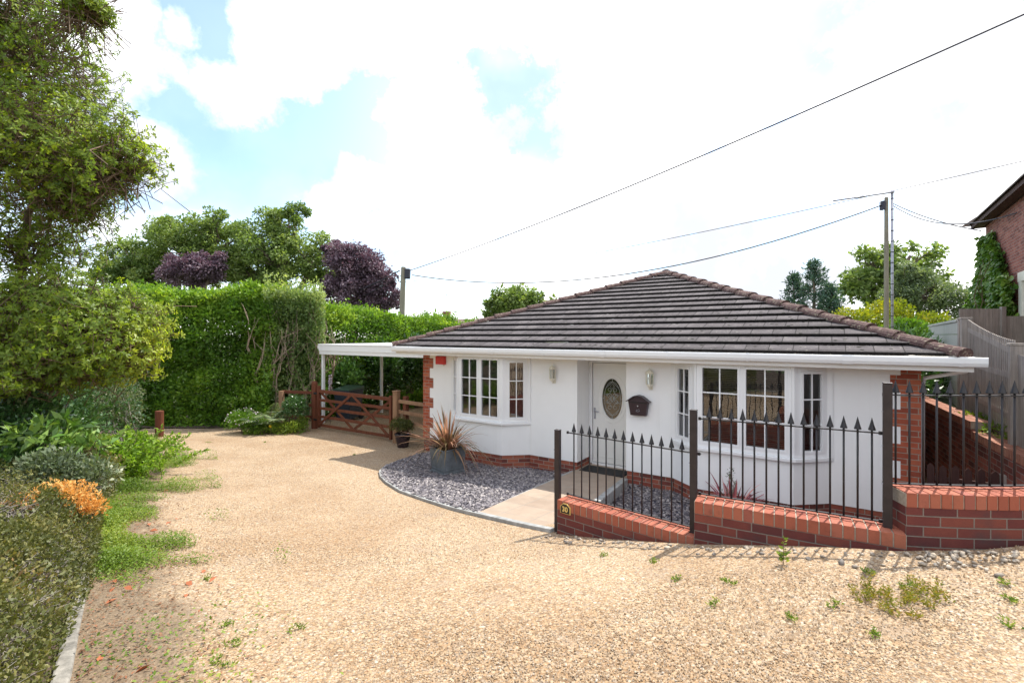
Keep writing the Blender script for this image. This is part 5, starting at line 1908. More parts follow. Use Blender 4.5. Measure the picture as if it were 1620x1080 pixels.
# ------------------------------------------------------------------ left side: gate, carport, bin
def build_gate():
    gl, gr = Vector((-5.62, 13.67, 0)), Vector((-2.93, 11.93, 0))
    d = gr - gl
    L = d.length
    rz = math.atan2(d.y, d.x)
    zg = max(gz(gl.x, gl.y), gz(gr.x, gr.y))
    t = thing('field_gate', 'red-brown five-bar wooden gate with crossed braces', 'gate', (gl.x, gl.y, zg), rz)
    x0, x1 = .10, L - .10
    m = MB()
    m.box(x0, x0 + .075, -.035, .035, .06, 1.24)
    m.build('hanging_stile', M['gatewood'], t, bevel=.005)
    m = MB()
    m.box(x1 - .07, x1, -.035, .035, .06, 1.16)
    m.build('closing_stile', M['gatewood'], t, bevel=.005)
    zr = [.09, .33, .57, .80, 1.04]
    for i, z in enumerate(zr):
        m = MB()
        if i == 4:
            m.bar((x0 + .075, 0, z + .05), (x1 - .07, 0, z + .03), .07, .085)
        else:
            m.bar((x0 + .075, 0, z + .04), (x1 - .07, 0, z + .04), .032, .075)
        m.build('rail', M['gatewood'], t, bevel=.003)
    xm = (x0 + x1) / 2
    for (xa, za, xb, zb, y) in ((x0 + .09, .14, xm - .05, 1.06, -.029), (x0 + .09, 1.06, xm - .02, .14, .029), (xm + .05, 1.06, x1 - .08, .14, -.029), (xm, .14, x1 - .08, 1.02, .029)):
        m = MB()
        m.bar((xa, y, za), (xb, y, zb), .024, .07, up=(0, 0, 1))
        m.build('brace', M['gatewood'], t, bevel=.003)
    # posts
    for (p, hh, w_, lab, mat, dome) in ((gl + Vector((-.06, .06, 0)), 1.36, .15, 'rounded reddish-brown gate post at the hinge end of the gate', 'gatewood', True), (gr + Vector((.05, -.03, 0)), 1.30, .135, 'square weathered gate post with flat cap beside the purple pot', 'postwood', False)):
        q = thing('gate_post', lab, 'post', (p.x, p.y, gz(p.x, p.y)), rz, 'posts either side of the gate')
        m = MB()
        if dome:
            m.lathe([(.085, -.2), (.085, hh - .06), (.07, hh - .02), (.04, hh), (.001, hh + .006)], (0, 0, 0), 12)
        else:
            m.box(-w_ / 2, w_ / 2, -w_ / 2, w_ / 2, -.2, hh - .03)
        m.build('shaft', M[mat], q, smooth=False, bevel=.006)
        m = MB()
        if dome:
            for z in (.25, 1.0):
                m.box(.04, .19, -.07, -.06, z, z + .05)
            m.build('hinge', M['rubber'], q)
        else:
            m.prism([(-.08, -.08), (.08, -.08), (.08, .08), (-.08, .08)], hh - .03, hh + .0)
            m.build('cap', M[mat], q, bevel=.008)
    # short rail fence from gate to house corner
    e = H(-.44, .10)
    a = gr + Vector((.12, -.07, 0))
    dd = e - a
    dd.z = 0
    q = thing('rail_fence', 'short post and rail fence between gate and brick corner', 'fence', (a.x, a.y, gz(a.x, a.y)), math.atan2(dd.y, dd.x))
    for z in (.22, .50, .74, 1.0):
        m = MB()
        m.box(0, dd.length, -.02, .02, z, z + .085)
        m.build('rail', M['postwood'], q, bevel=.003)
    m = MB()
    m.box(.12, .24, .025, .12, -.2, 1.17)
    m.build('post', M['gatewood'], q, bevel=.005)
    # rail fence running off into the shrubs on the left
    a = gl + Vector((-.16, .10, 0))
    q = thing('overgrown_fence', 'low wooden rail fence running into the shrubs left of the gate', 'fence', (a.x, a.y, gz(a.x, a.y)), math.atan2(.25, -1))
    for z in (.28, .62, .98):
        m = MB()
        m.box(0, 1.0, -.02, .02, z, z + .085)
        m.build('rail', M['gatewood'], q, bevel=.003)
    m = MB()
    m.box(.9, 1.02, .022, .12, -.2, 1.05)
    m.build('post', M['postwood'], q)
    # bollard
    p = (-9.05, 12.25)
    q = thing('wooden_bollard', 'short brown wooden post standing before the green hedge', 'post', (p[0], p[1], gz(*p)))
    m = MB()
    m.prism([(.095 * math.cos(2 * math.pi * k / 10), .095 * math.sin(2 * math.pi * k / 10)) for k in range(10)], -.2, .66)
    m.build('stump', M['gatewood'], q, bevel=.008)


def build_carport():
    o = H(-5.47, .75)
    t = thing('carport', 'white flat-roofed carport on slim posts beside the house', 'carport', (o.x, o.y, 0), HROT)
    W, D = 5.04, 5.6
    m = MB()
    m.box(0, W, 0, .05, 2.10, 2.36)
    m.box(0, W, -.02, 0, 2.20, 2.37)
    m.build('front_fascia', M['upvc'], t, bevel=.006)
    m = MB()
    m.box(0, .05, .05, D, 2.10, 2.36)
    m.build('side_beam', M['upvc'], t, bevel=.004)
    m = MB()
    m.box(-.06, -.005, -.02, D, 2.26, 2.37)
    m.build('gutter', M['upvc'], t, bevel=.01)
    m = MB()
    m.box(-.03, W, -.035, D, 2.3705, 2.41)
    m.build('roof_sheet', M['upvc'], t, bevel=.01)
    for v in (.02, 2.3, 4.9):
        m = MB()
        m.box(.0, .08, v + .052, v + .13, 0, 2.10)
        m.build('post', M['upvc'], t, bevel=.008)
    m = MB()
    for v in (1.4, 2.8, 4.2, 5.5):
        m.box(.05, W, v, v + .05, 2.24, 2.3695)
    m.build('rafter', M['upvc'], t)
    # wheelie bin
    b = (-5.18, 15.15)
    q = thing('wheelie_bin', 'dark wheelie bin with green lid under the carport', 'bin', (b[0], b[1], gz(*b)), R(-20))
    m = MB()
    m.add([(-.24, -.28, .04), (.24, -.28, .04), (.24, .28, .10), (-.24, .28, .10), (-.30, -.36, .96), (.30, -.36, .96), (.30, .36, .96), (-.30, .36, .96)],
          [[3, 2, 1, 0], [4, 5, 6, 7], [0, 1, 5, 4], [1, 2, 6, 5], [2, 3, 7, 6], [3, 0, 4, 7]])
    m.box(-.315, .315, -.375, .34, .90, .965)
    m.build('body', M['binbody'], q, bevel=.02)
    m = MB()
    m.prism([(-.32, -.39), (.32, -.39), (.33, .36), (-.33, .36)], [.966] * 4, [1.0, 1.0, 1.07, 1.07])
    m.build('lid', M['binlid'], q, bevel=.03, seg=3)
    m = MB()
    m.tube([(-.28, .41, .98), (.28, .41, .98)], .018, 8)
    m.build('handle', M['binbody'], q)
    for s in (-1, 1):
        m = MB()
        m.tube([(s * .20, .30, .10), (s * .27, .30, .10)], .10, 16)
        m.build('wheel', M['rubber'], q)


# ------------------------------------------------------------------ poles, cables, aerials
def wire(name, label, p0, p1, sag, r):
    m = MB()
    p0, p1 = Vector(p0), Vector(p1)
    n = 28
    m.tube([p0 + (p1 - p0) * (i / n) - Vector((0, 0, sag * 4 * (i / n) * (1 - i / n))) for i in range(n + 1)], r, 5)
    return tag(m.build(name, M['cable'], None, smooth=True, uv=False), label, 'cable', 'overhead cables')


def build_poles():
    def pole(label, base, h, r):
        t = thing('telephone_pole', label, 'pole', base, 0, 'telephone poles')
        m = MB()
        m.lathe([(r * 1.15, 0), (r, h * .5), (r * .82, h - .04), (r * .6, h)], (0, 0, 0), 12)
        m.build('shaft', M['polewood'], t, smooth=False)
        return t
    L = P(640, 422, 25.0)
    t = pole('leaning weathered telephone pole above the hedge, left of the roof', (L.x - .25, 25.0, 0), L.z, .155)
    t.rotation_euler = (0, R(1.8), 0)
    m = MB()
    m.box(.10, .36, -.16, .12, L.z - .62, L.z - .10)
    m.build('junction_box', M['cable'], t, bevel=.03)
    m = MB()
    m.tube([(-.30, 0, L.z - .5), (-.24, 0, L.z - .75), (-.1, 0, L.z - .8)], .03, 6)
    m.build('bracket', M['cable'], t)
    Q = P(1401, 312, 18.0)
    t2 = pole('telephone pole rising behind the right roof slope beside a steel mast', (Q.x + .03, 18.0, 1.2), Q.z - 1.2, .078)
    m = MB()
    m.box(-.20, -.09, -.09, .09, Q.z - 1.2 - .48, Q.z - 1.2 - .15)
    m.build('junction_box', M['cable'], t2, bevel=.01)
    m = MB()
    m.tube([(-.10, 0, Q.z - 1.26), (-.17, 0, Q.z - 1.27), (-.22, 0, Q.z - 1.33), (-.23, 0, Q.z - 1.5)], .012, 5)
    m.tube([(-.14, 0, Q.z - 1.68), (-.18, 0, Q.z - 1.78), (-.13, 0, Q.z - 1.88), (-.10, 0, Q.z - 1.76)], .010, 5)
    m.build('cable_loop', M['pale'], t2)
    # mast with a long swivelling arm
    A = P(1411.5, 303, 17.0)
    t3 = thing('steel_mast', 'slim grey steel mast with a long horizontal arm beside the right pole', 'mast', (A.x + .0, 17.0, 1.2))
    hh = A.z - 1.2
    m = MB()
    m.tube([(0, 0, 0), (0, 0, hh - .05)], .042, 10)
    m.build('tube', M['steel'], t3, smooth=True)
    m = MB()
    for z in np.arange(1.0, hh - .1, .38):
        m.tube([(0, 0, z), (0, 0, z + .03)], .047, 10)
    m.build('clamp', M['cable'], t3)
    m = MB()
    E = P(1318, 318, 16.6)
    m.tube([(0.03, 0, hh - .02), (E.x - A.x, -.4, E.z - 1.2)], [.034, .026], 8)
    m.tube([((E.x - A.x) * .5, -.2, (hh + E.z - 1.2) / 2 - .012), ((E.x - A.x) * .52, -.2, (hh + E.z - 1.2) / 2 - .012)], .042, 8)
    m.build('arm', M['steel'], t3, smooth=True)
    m = MB()
    m.lathe([(.05, hh - .06), (.075, hh - .03), (.07, hh + .0), (.03, hh + .05), (.001, hh + .06)], (0, 0, 0), 10)
    m.build('finial', M['steel'], t3)
    top = P(648, 428, 25)
    wire('overhead_cable', 'thick overhead cable rising from left pole to the top right', top, P(1760, -40, 8.5), .28, .0205)
    wire('overhead_cable', 'sagging cable strung between the two telephone poles', P(652, 435, 25), P(1394, 325, 18), 1.38, .024)
    wire('overhead_cable', 'thin cable from steel mast to the eaves of brick house', P(1411, 321, 17.6), P(1552, 365, 14), .12, .017)
    wire('overhead_cable', 'thin drooping cable passing in front of the brick house roof', P(1411, 324, 17.6), P(1660, 316, 10.5), .62, .016)
    wire('overhead_cable', 'very thin distant cable crossing the sky above the mast', P(640, 446, 60), P(1700, 236, 22), .75, .022)
    wire('overhead_cable', 'short upper cable running from left pole into the copper tree', P(632, 428, 25), P(520, 470, 33), .25, .03)
    wire('overhead_cable', 'short lower thin cable running left from the left pole', P(634, 436, 25), P(530, 480, 34), .25, .014)
    # distant house with chimney and aerial
    t = thing('distant_house', 'far brown-roofed house with brick chimney beyond the hedge', 'house', (-8.5, 40, 0))
    m = MB()
    m.box(-3, 5, 0, 7, 0, 2.6)
    m.build('wall', M['nbrick'], t)
    m = MB()
    m.add([(-3.4, -.4, 2.5), (5.4, -.4, 2.5), (5.4, 3.5, 4.15), (-3.4, 3.5, 4.15), (-3.4, 7.4, 2.5), (5.4, 7.4, 2.5)], [[0, 1, 2, 3], [3, 2, 5, 4], [0, 3, 4], [1, 5, 2]])
    ro = m.build('roof', M['tile2'], t, uv=False)
    m = MB()
    m.box(2.25, 2.85, 3.2, 3.8, 3.6, 4.62)
    m.box(2.2, 2.9, 3.15, 3.85, 4.62, 4.82)
    m.build('chimney', M['nbrick'], ro)
    c = Vector((-8.5 + 2.55, 43.5, 4.82))
    t = thing('aerial', 'thin television aerial on the distant chimney', 'aerial', c)
    m = MB()
    m.tube([(0, 0, 0), (0, 0, 1.6)], .025, 6)
    m.build('pole', M['steel'], t)
    m = MB()
    m.tube([(.1, 0, 1.55), (-1.0, 0, 1.46)], .018, 5)
    for k in range(9):
        x = -.95 + k * .12
        m.tube([(x, 0, 1.46 + (x + 1) * .08 - .12), (x, 0, 1.46 + (x + 1) * .08 + .12)], .010, 4)
    m.tube([(.1, 0, 1.35), (.1, 0, 1.8)], .014, 4)
    m.build('antenna', M['steel'], t)


# ------------------------------------------------------------------ planting
def hedge(name, label, p0, p1, thick, h, n, lsize, mat, batter=.5, bare=None, sprigs=.12, tophi=.25, group=None, h1=None, zb=0.0, asp=.55):
    """leafy hedge along p0->p1, front faces right of travel; bare: (zlo, zhi, keep) where few leaves grow on the front"""
    a, b = np.array(p0, float), np.array(p1, float)
    L = np.linalg.norm(b - a)
    d = (b - a) / L
    nr = np.array([d[1], -d[0]])
    t = thing(name, label, 'hedge', (a[0], a[1], zb), 0, group)
    h1 = h if h1 is None else h1
    areas = np.array([L * h, L * thick, thick * h * 2])
    which = rng.choice(3, n, p=areas / areas.sum())
    s = rng.uniform(0, L, n)
    hs = h + (h1 - h) * s / L
    zz = rng.random(n) * hs
    dep = .95 * rng.random(n) ** 1.5
    y = np.zeros(n)
    front = which == 0
    y[front] = -dep[front]
    top = which == 1
    y[top] = -rng.uniform(0, thick, top.sum())
    zz[top] = hs[top] - dep[top] * .8 + np.where(rng.random(top.sum()) < sprigs, rng.random(top.sum()) * tophi, 0)
    end = which == 2
    s[end] = np.where(rng.random(end.sum()) < .5, dep[end], L - dep[end])
    y[end] = -rng.uniform(0, thick, end.sum())
    bulge = .50 * (lump(np.c_[s, zz, y], 1.5) - .5) + .24 * (lump(np.c_[s, zz, y], 5.0) - .5)
    bt = batter * (1 - zz / hs)
    off = y + bt + np.where(front, bulge, 0) - batter
    zz = zz + np.where(top, bulge * .8, 0)
    if bare is not None:
        zl, zh, keep = bare
        kill = front & (zz > zl) & (zz < zh) & (rng.random(n) > keep)
        s, off, zz = s[~kill], off[~kill], zz[~kill]
        front, top = front[~kill], top[~kill]
    m = len(s)
    xy = a + d * s[:, None] + nr * (off + thick * 0)[:, None]
    Pt = np.c_[xy, zz + zb]
    outw = np.where(front[:, None], np.c_[np.tile(nr, (m, 1)), np.full(m, .15)], np.array([[0, 0, 1.0]]))
    D = unit(outw * .55 + rdir(m) * .8 + np.array([0, 0, .25]))
    tint = np.clip(.45 * rng.random(m) + .4 * lump(Pt, 2.6) + np.where(top | (zz > hs.mean() - .35), .22, 0) , 0, 1)  # top leaves tinted lighter, painting in the sunlight on the hedge top
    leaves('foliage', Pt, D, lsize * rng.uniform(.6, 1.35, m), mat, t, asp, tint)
    segs = []
    for i in range(int(L * 7)):
        s0 = rng.uniform(0, L)
        q0 = a + d * s0 - nr * (batter + rng.uniform(.25, .6)) + nr * batter * .6
        q1 = a + d * (s0 + rng.normal() * .3) - nr * (batter + rng.uniform(.15, thick))
        segs += branch(np.r_[q0, zb], np.r_[q1, zb + (h + (h1 - h) * s0 / L) * rng.uniform(.7, .98)], .035, .008, .1)
    twigs(segs, 'stem', 'bark', t, 5)
    return t


def build_hedges():
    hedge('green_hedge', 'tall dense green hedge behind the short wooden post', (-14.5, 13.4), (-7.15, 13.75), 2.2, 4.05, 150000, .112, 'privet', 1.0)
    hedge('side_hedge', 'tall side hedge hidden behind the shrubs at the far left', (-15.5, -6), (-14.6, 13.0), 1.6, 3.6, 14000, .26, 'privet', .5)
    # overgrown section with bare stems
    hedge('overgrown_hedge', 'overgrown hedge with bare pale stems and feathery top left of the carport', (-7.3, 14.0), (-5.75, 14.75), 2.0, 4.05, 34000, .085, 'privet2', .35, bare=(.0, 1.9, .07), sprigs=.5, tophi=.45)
    t = thing('bare_stems', 'cluster of cut and bare pale trunks rising from shrubs left of the gate', 'trunks', (-6.6, 14.6, 0))
    segs = []
    for (xb, zt, lean, r) in ((-7.35, 2.9, -.55, .065), (-7.0, 2.5, -.25, .05), (-6.72, 1.55, -.10, .055), (-6.40, 1.45, .06, .062), (-6.25, 3.0, .10, .05), (-6.1, 3.1, .22, .052), (-5.95, 2.9, .35, .045), (-6.85, 3.1, .1, .04), (-7.2, 3.2, .2, .035)):
        p0 = np.array([xb, 14.35 + (xb + 7.3) * .45 + rng.normal() * .06, .05])
        p1 = np.array([xb + lean, 14.5 + (xb + lean + 7.3) * .45 + rng.normal() * .1, min(zt, 2.3)])
        bs = branch(p0, p1, r, r * .6, .08, 5)
        segs += bs
        if zt > 1.6 or True:
            for _ in range(5):
                k = bs[rng.integers(2, 5)]
                e = k[1] + np.array([rng.normal() * .28, rng.normal() * .15, rng.uniform(.4, .95)])
                sb = branch(k[1], e, r * .4, r * .15, .12, 3)
                segs += sb
                for _ in range(2):
                    segs += branch(sb[-1][1], sb[-1][1] + np.array([rng.normal() * .2, rng.normal() * .1, rng.uniform(.25, .6)]), r * .16, .004, .1, 2)
    twigs(segs, 'stem', 'palebark', t, 6)
    hedge('boundary_hedge', 'bright-topped boundary hedge behind the carport, running back beside it', (-6.2, 15.2), (-2.2, 21.8), 1.8, 3.75, 70000, .11, 'privet', .3, bare=(1.9, 3.0, .9), h1=3.2)
    bush('laurel_shrub', 'dark glossy laurel shrubs under and behind the carport', 'shrub', (-3.6, 19.2, 0), [(-4.9, 17.6, 1.1, .8, .9, 1.4), (-3.9, 19.0, 1.1, 1.0, 1.0, 1.5), (-2.9, 20.3, 1.2, 1.2, 1.0, 1.5), (-1.6, 21.2, 1.2, 1.2, .8, 1.5), (-.2, 21.3, 1.2, 1.2, .8, 1.5), (-5.6, 16.3, .8, .5, .7, 1.0)], 17000, .17, 'laurel', 40, .4, shell=.7)
    bush('distant_shrubs', 'light green mixed shrubs between left pole and roof', 'shrub', (-3.0, 24.0, 0), [(-5.4, 24.5, 2.1, 1.3, 1, 1.35), (-3.6, 24, 2.0, 1.3, 1, 1.45), (-2.2, 23.5, 2.2, 1.2, 1, 1.1), (-4.4, 24.2, 2.6, .35, .35, 1.25), (-2.0, 23.8, 2.5, .6, .5, 1.0), (-.9, 23, 2.0, 1.0, .8, 1.1)], 9000, .16, 'lime', 30, .5, shell=.8)
    # planting by the gate
    bush('flowering_shrub', 'low shrub dotted with pale flowers at the hedge foot', 'shrub', (-7.25, 12.95, .02), [(-7.35, 12.95, .25, .42, .35, .40), (-6.95, 12.9, .2, .35, .3, .3)], 2600, .06, 'lime', 10, .4, shell=.9)
    q = rdir(80)
    q[:, 2] = abs(q[:, 2])
    fl = leaves('pale_blossom', np.array([-7.25, 12.92, .28]) + q * np.array([.5, .4, .42]), unit(rdir(80) + np.array([0, -.4, .5])), .036, 'petal', None, .9)
    tag(fl, 'scatter of tiny pale pink flowers on the low shrub', 'flowers', kind='stuff')
    bush('dark_round_shrub', 'dense dark bluish-green shrub beside the hinge post', 'shrub', (-6.05, 13.25, 0), [(-6.05, 13.28, .55, .38, .3, .45)], 3000, .05, 'laurel', 14, .5, shell=.6)
    bush('ground_plants', 'mixed low green plants spilling onto the gravel left of the gate', 'plants', (-6.4, 12.95, 0), [(-6.5, 12.95, .08, .5, .3, .24), (-6.05, 13.0, .08, .4, .3, .26), (-6.9, 12.75, .05, .3, .2, .12), (-5.85, 13.25, .1, .2, .2, .35)], 3600, .06, 'weed', 10, .4, shell=1.0)
    fern('fern', 'spreading pale green fern beneath the bare stems', (-6.75, 13.2, .15), 17, 1.0, 'willow')
    f = thing('foxglove', 'single pink foxglove spike behind the gate hinge post', 'flower', (-5.45, 14.3, 0))
    segs = [((-5.45, 14.3, 0), (-5.44, 14.3, 1.5), .008, .004)]
    twigs(segs, 'stem', 'twig', f, 5)
    n = 90
    zz = rng.uniform(1.05, 1.5, n)
    a = rng.uniform(0, 6.28, n)
    rr = .05 * (1.55 - zz) / .5 + .012
    leaves('petals', np.c_[-5.445 + np.cos(a) * rr * .4, 14.3 + np.sin(a) * rr * .4, zz], unit(np.c_[np.cos(a), np.sin(a), np.full(n, -.6)]), .055, 'petal', f, .7)
    y = thing('yellow_poppy', 'single yellow flower among the low plants', 'flower', (-6.42, 12.72, .1))
    twigs([((-6.42, 12.72, .0), (-6.42, 12.70, .26), .005, .004)], 'stem', 'twig', y, 4)
    a = np.arange(8) * .785
    leaves('petals', np.tile([-6.42, 12.69, .26], (8, 1)), unit(np.c_[np.cos(a), np.full(8, -.35), np.sin(a)]), .05, 'petalyellow', y, .8)
    bush('hosta_clump', 'light green broad-leaved plants against the carport hedge', 'plants', (-3.9, 17.6, 0), [(-4.2, 17.4, .15, .6, .3, .35), (-3.4, 17.9, .15, .5, .3, .4)], 700, .20, 'lime', 6, .55, shell=1)


def fern(name, label, base, n, L, mat):
    t = thing(name, label, 'fern', base)
    Pt, D, S, segs = [], [], [], []
    b = np.array(base, float)
    for i in range(n):
        a = 2 * math.pi * (i + rng.random() * .6) / n
        l = L * rng.uniform(.7, 1.15)
        lean = rng.uniform(.5, 1.0)
        prev = b
        h = np.array([math.cos(a), math.sin(a), 0])
        side = np.array([-math.sin(a), math.cos(a), 0])
        for k in range(1, 17):
            s = k / 16
            p = b + h * l * s * math.sin(lean) + np.array([0, 0, l * (math.cos(lean) * s * 1.3 - .55 * s * s)])
            segs.append((prev, p, .006 * (1.1 - s), .005 * (1.05 - s)))
            for sg in (-1, 1):
                Pt.append(p)
                D.append(side * sg + h * .5 + np.array([0, 0, -.12]))
                S.append(l * .22 * math.sin(math.pi * min(1, .12 + s * .86)) + .01)
            prev = p
    twigs(segs, 'stem', 'twig', t, 3)
    Pt, D = np.array(Pt), unit(np.array(D))
    leaves('fronds', Pt, D, np.array(S), mat, t, .32, rng.random(len(Pt)), np.tile([0, 0, 1.0], (len(Pt), 1)) + rng.normal(size=(len(Pt), 3)) * .15, .06)
    return t


def whorl_tree(name, label, base, masses, nw, mat, limbs, lsize=.075):
    """evergreen with leaves in whorls at the ends of many twigs; masses: ellipsoids in world space; limbs: list of (p0, p1, r)"""
    t = thing(name, label, 'tree', base)
    B = np.array(masses, float)
    w = (B[:, 3] * B[:, 4] * B[:, 5]) ** .8 * B[:, 6]
    pick = rng.choice(len(B), nw, p=w / w.sum())
    d = rdir(nw)
    r = (rng.random((nw, 1)) ** .42) * (.78 + .42 * lump(d * 2.5 + pick[:, None] * 3.1, 2.6)[:, None])
    C = B[pick, :3] + d * r * B[pick, 3:6]
    # holes where the sky shows through
    keep = lump(C, 2.7) * .6 + rng.random(nw) * .4 > np.where(C[:, 2] > 3.3, .50, .27)
    keep &= C[:, 2] > ground(C[:, :2]) + .25
    C, d, pick = C[keep], d[keep], pick[keep]
    nw = len(C)
    out = unit(d * .8 + np.array([.35, -.15, .35]) + rng.normal(size=(nw, 3)) * .35)
    segs = []
    main = []
    for (p0, p1, r0) in limbs:
        bs = branch(p0, p1, r0, r0 * .35, .10, 6)
        segs += bs
        main += [s_[1] for s_ in bs]
        for _ in range(7):
            k = bs[rng.integers(1, 6)]
            e = k[1] + (np.array(p1) - np.array(p0)) * rng.uniform(.08, .2) + rng.normal(size=3) * .30
            sb = branch(k[1], e, r0 * .3, .006, .12, 3)
            segs += sb
            main += [s_[1] for s_ in sb]
    for i in range(nw):
        tl = rng.uniform(.14, .34)
        p0 = C[i] - out[i] * tl
        segs.append((p0, C[i], .0035, .0022))
        if rng.random() < .55:
            q = p0 - unit((out[i] + rng.normal(size=3) * .45)[None])[0] * rng.uniform(.15, .4)
            segs.append((q, p0, .0055, .0035))
    twigs(segs, 'branch', 'twig', t, 4)
    k = 8
    n = nw * k
    ci = np.repeat(np.arange(nw), k)
    a = np.tile(np.arange(k) * 2 * math.pi / k, nw) + np.repeat(rng.uniform(0, 6, nw), k)
    ax = unit(np.cross(out, rdir(nw)))
    ay = np.cross(out, ax)
    along = rng.uniform(-.3, .7, n)
    D = unit(ax[ci] * np.cos(a)[:, None] + ay[ci] * np.sin(a)[:, None] + out[ci] * along[:, None])
    Pt = C[ci] - out[ci] * rng.uniform(0, .05, n)[:, None]
    Nn = unit(out[ci] + rng.normal(size=(n, 3)) * .35)
    ct = np.clip(.35 + .9 * (lump(C, 1.6) - .5) + rng.normal(size=nw) * .16 + B[pick, 7], 0, 1)
    tint = np.clip(ct[ci] * .62 + rng.random(n) * .38, 0, 1)
    leaves('foliage', Pt, D, lsize * rng.uniform(.65, 1.25, n), mat, t, .40, tint, Nn)
    return t


def build_left():
    q = lambda px, py, d: np.array(P(px, py, d))
    M1 = []
    # upper, airy canopy  (x, y, z, rx, ry, rz, weight, brightness: tint that paints the sunlit lower bulge)
    for (px, py, d, rx, ry, rz, w, b) in ((20, 60, 5.6, 110, 1.3, 150, 1, 0), (70, 240, 5.6, 165, 1.2, 105, 1.15, 0), (-60, 200, 6.0, 160, 1.4, 230, 1, -.05), (25, 385, 6.0, 112, 1.1, 85, .9, .0), (110, 90, 5.4, 45, .5, 60, .8, 0), (190, 262, 5.4, 62, .55, 62, 1.6, .1), (120, 305, 5.6, 70, .7, 55, 1.0, .05),
                                         (70, 508, 5.9, 188, 1.1, 88, 1.6, .25), (162, 545, 5.7, 80, .8, 72, 1.5, .32), (30, 575, 5.5, 130, .9, 60, 1.2, .1), (140, 12, 5.3, 38, .3, 22, 5, 0)):
        c = q(px, py, d)
        M1.append((c[0], c[1], c[2], rx / FPX * d, ry, rz / FPX * d, w, b))
    base = (-7.6, 6.6, gz(-7.6, 6.6))
    tr = np.array([-7.6, 6.6, base[2]])
    fork = tr + np.array([.2, 0, 1.0])
    limbs = [(tr, fork, .13), (fork, q(-60, 100, 6.2), .09), (fork, q(60, 190, 5.6), .07), (q(-20, 190, 5.8), q(170, 215, 5.5), .03), (q(-40, 250, 5.9), q(180, 265, 5.5), .026), (fork, q(90, 300, 5.8), .045),
             (q(-20, 60, 5.7), q(118, 24, 5.3), .018), (fork, q(150, 540, 5.6), .045), (fork, q(120, 500, 6.0), .05), (fork, q(60, 560, 5.5), .045), (q(-30, 120, 5.7), q(70, 75, 5.4), .026), (q(-30, 470, 6.1), q(90, 480, 5.9), .03)]
    whorl_tree('evergreen_tree', 'large evergreen tree with glossy whorled leaves filling the left edge', base, M1, 22000, 'rhodo', limbs, .056)
    # dark shrubs below it
    bush('dark_cotoneaster', 'dark small-leaved shrub in shade beneath the evergreen tree', 'shrub', (-7.6, 8.2, gz(-7.6, 8.2)), [(-7.6, 8.2, 1.15, 1.1, .9, 1.0), (-8.9, 8.4, 1.2, 1.2, .9, 1.1), (-6.6, 6.6, 1.1, .9, .8, .75)], 15000, .06, 'laurel', 50, .45, shell=.7)
    bush('silver_shrub', 'silvery variegated shrub at the right edge of the shaded bushes', 'shrub', (-6.9, 8.7, gz(-6.9, 8.7)), [(-7.12, 8.6, 1.25, .34, .5, .75)], 3800, .045, 'silver', 18, .45, shell=.8, twig='greytwig')
    # feathery bright shrub beside the drive
    t = thing('feathery_shrub', 'bright green feathery shrub leaning over the gravel edge', 'shrub', (-6.1, 7.3, gz(-6.1, 7.3)))
    Pt, D, S, segs = [], [], [], []
    b = np.array(t.location)
    for i in range(240):
        a = rng.uniform(0, 6.28)
        l = rng.uniform(.5, .92)
        lean = rng.uniform(.2, 1.0)
        h = np.array([math.cos(a), math.sin(a), 0])
        o = b + np.array([rng.normal() * .22, rng.normal() * .36, 0])
        prev = o
        for k in range(1, 13):
            s = k / 12
            p = o + h * l * s * math.sin(lean) + np.array([0, 0, l * (math.cos(lean) * s * 1.15 - .35 * s * s)])
            segs.append((prev, p, .004, .003))
            for _ in range(5):
                Pt.append(p)
                D.append(h * .5 + rng.normal(size=3) * .6 + np.array([0, 0, .35]))
                S.append(.075)
            prev = p
    twigs(segs, 'stem', 'twig', t, 3)
    leaves('foliage', np.array(Pt), unit(np.array(D)), np.array(S) * rng.uniform(.6, 1.3, len(S)), 'feather', t, .36)
    bush('bramble', 'leafy low shrub between clipped hedge and feathery shrub', 'shrub', (-5.35, 6.1, gz(-5.35, 6.1)), [(-5.25, 5.75, .92, .36, .5, .36)], 4200, .045, 'olive', 40, .45, shell=.8, twig='greytwig')
    # broad-leaved plant
    bush('broad_leaved_plant', 'plant with large drooping light green leaves above the low hedge', 'plant', (-5.3, 5.0, gz(-5.3, 5.0)), [(-4.85, 5.0, 1.60, .42, .4, .26), (-4.4, 4.95, 1.52, .28, .25, .16)], 420, .12, 'ivy', 22, .36, shell=.9, up=-.25)
    bush('grey_leaved_shrub', 'grey-green variegated shrub behind the orange shrub', 'shrub', (-4.6, 4.7, gz(-4.6, 4.7)), [(-4.35, 4.5, 1.38, .30, .25, .22), (-4.0, 4.55, 1.28, .22, .22, .2)], 2200, .05, 'silver', 26, .45, shell=.8, twig='greytwig')
    bush('laurel_bush', 'dark mid-sized bush at the left edge behind the variegated shrub', 'shrub', (-6.2, 5.4, gz(-6.2, 5.4)), [(-6.1, 5.4, 1.45, .95, .7, .7), (-5.3, 4.85, 1.15, .75, .4, .45)], 10000, .07, 'laurel', 40, .45, shell=.8)
    bush('orange_shrub', 'small azalea-like shrub with bright orange leaves', 'shrub', (-3.72, 3.95, gz(-3.72, 3.95) + .1), [(-3.72, 3.92, 1.34, .26, .22, .13), (-3.48, 3.88, 1.24, .17, .15, .14), (-4.0, 3.95, 1.30, .18, .16, .08)], 2400, .03, 'orange', 20, .45, shell=.9)
    # clipped low hedge along the kerb with dry twiggy face
    t = thing('clipped_low_hedge', 'low clipped hedge with dry grey twiggy side along the kerb', 'hedge', (-3.6, 2.8, gz(-3.6, 2.8)))
    K = np.array(KERB[1:7])
    n = 95000
    seg = rng.integers(0, len(K) - 1, n)
    f = rng.random(n)
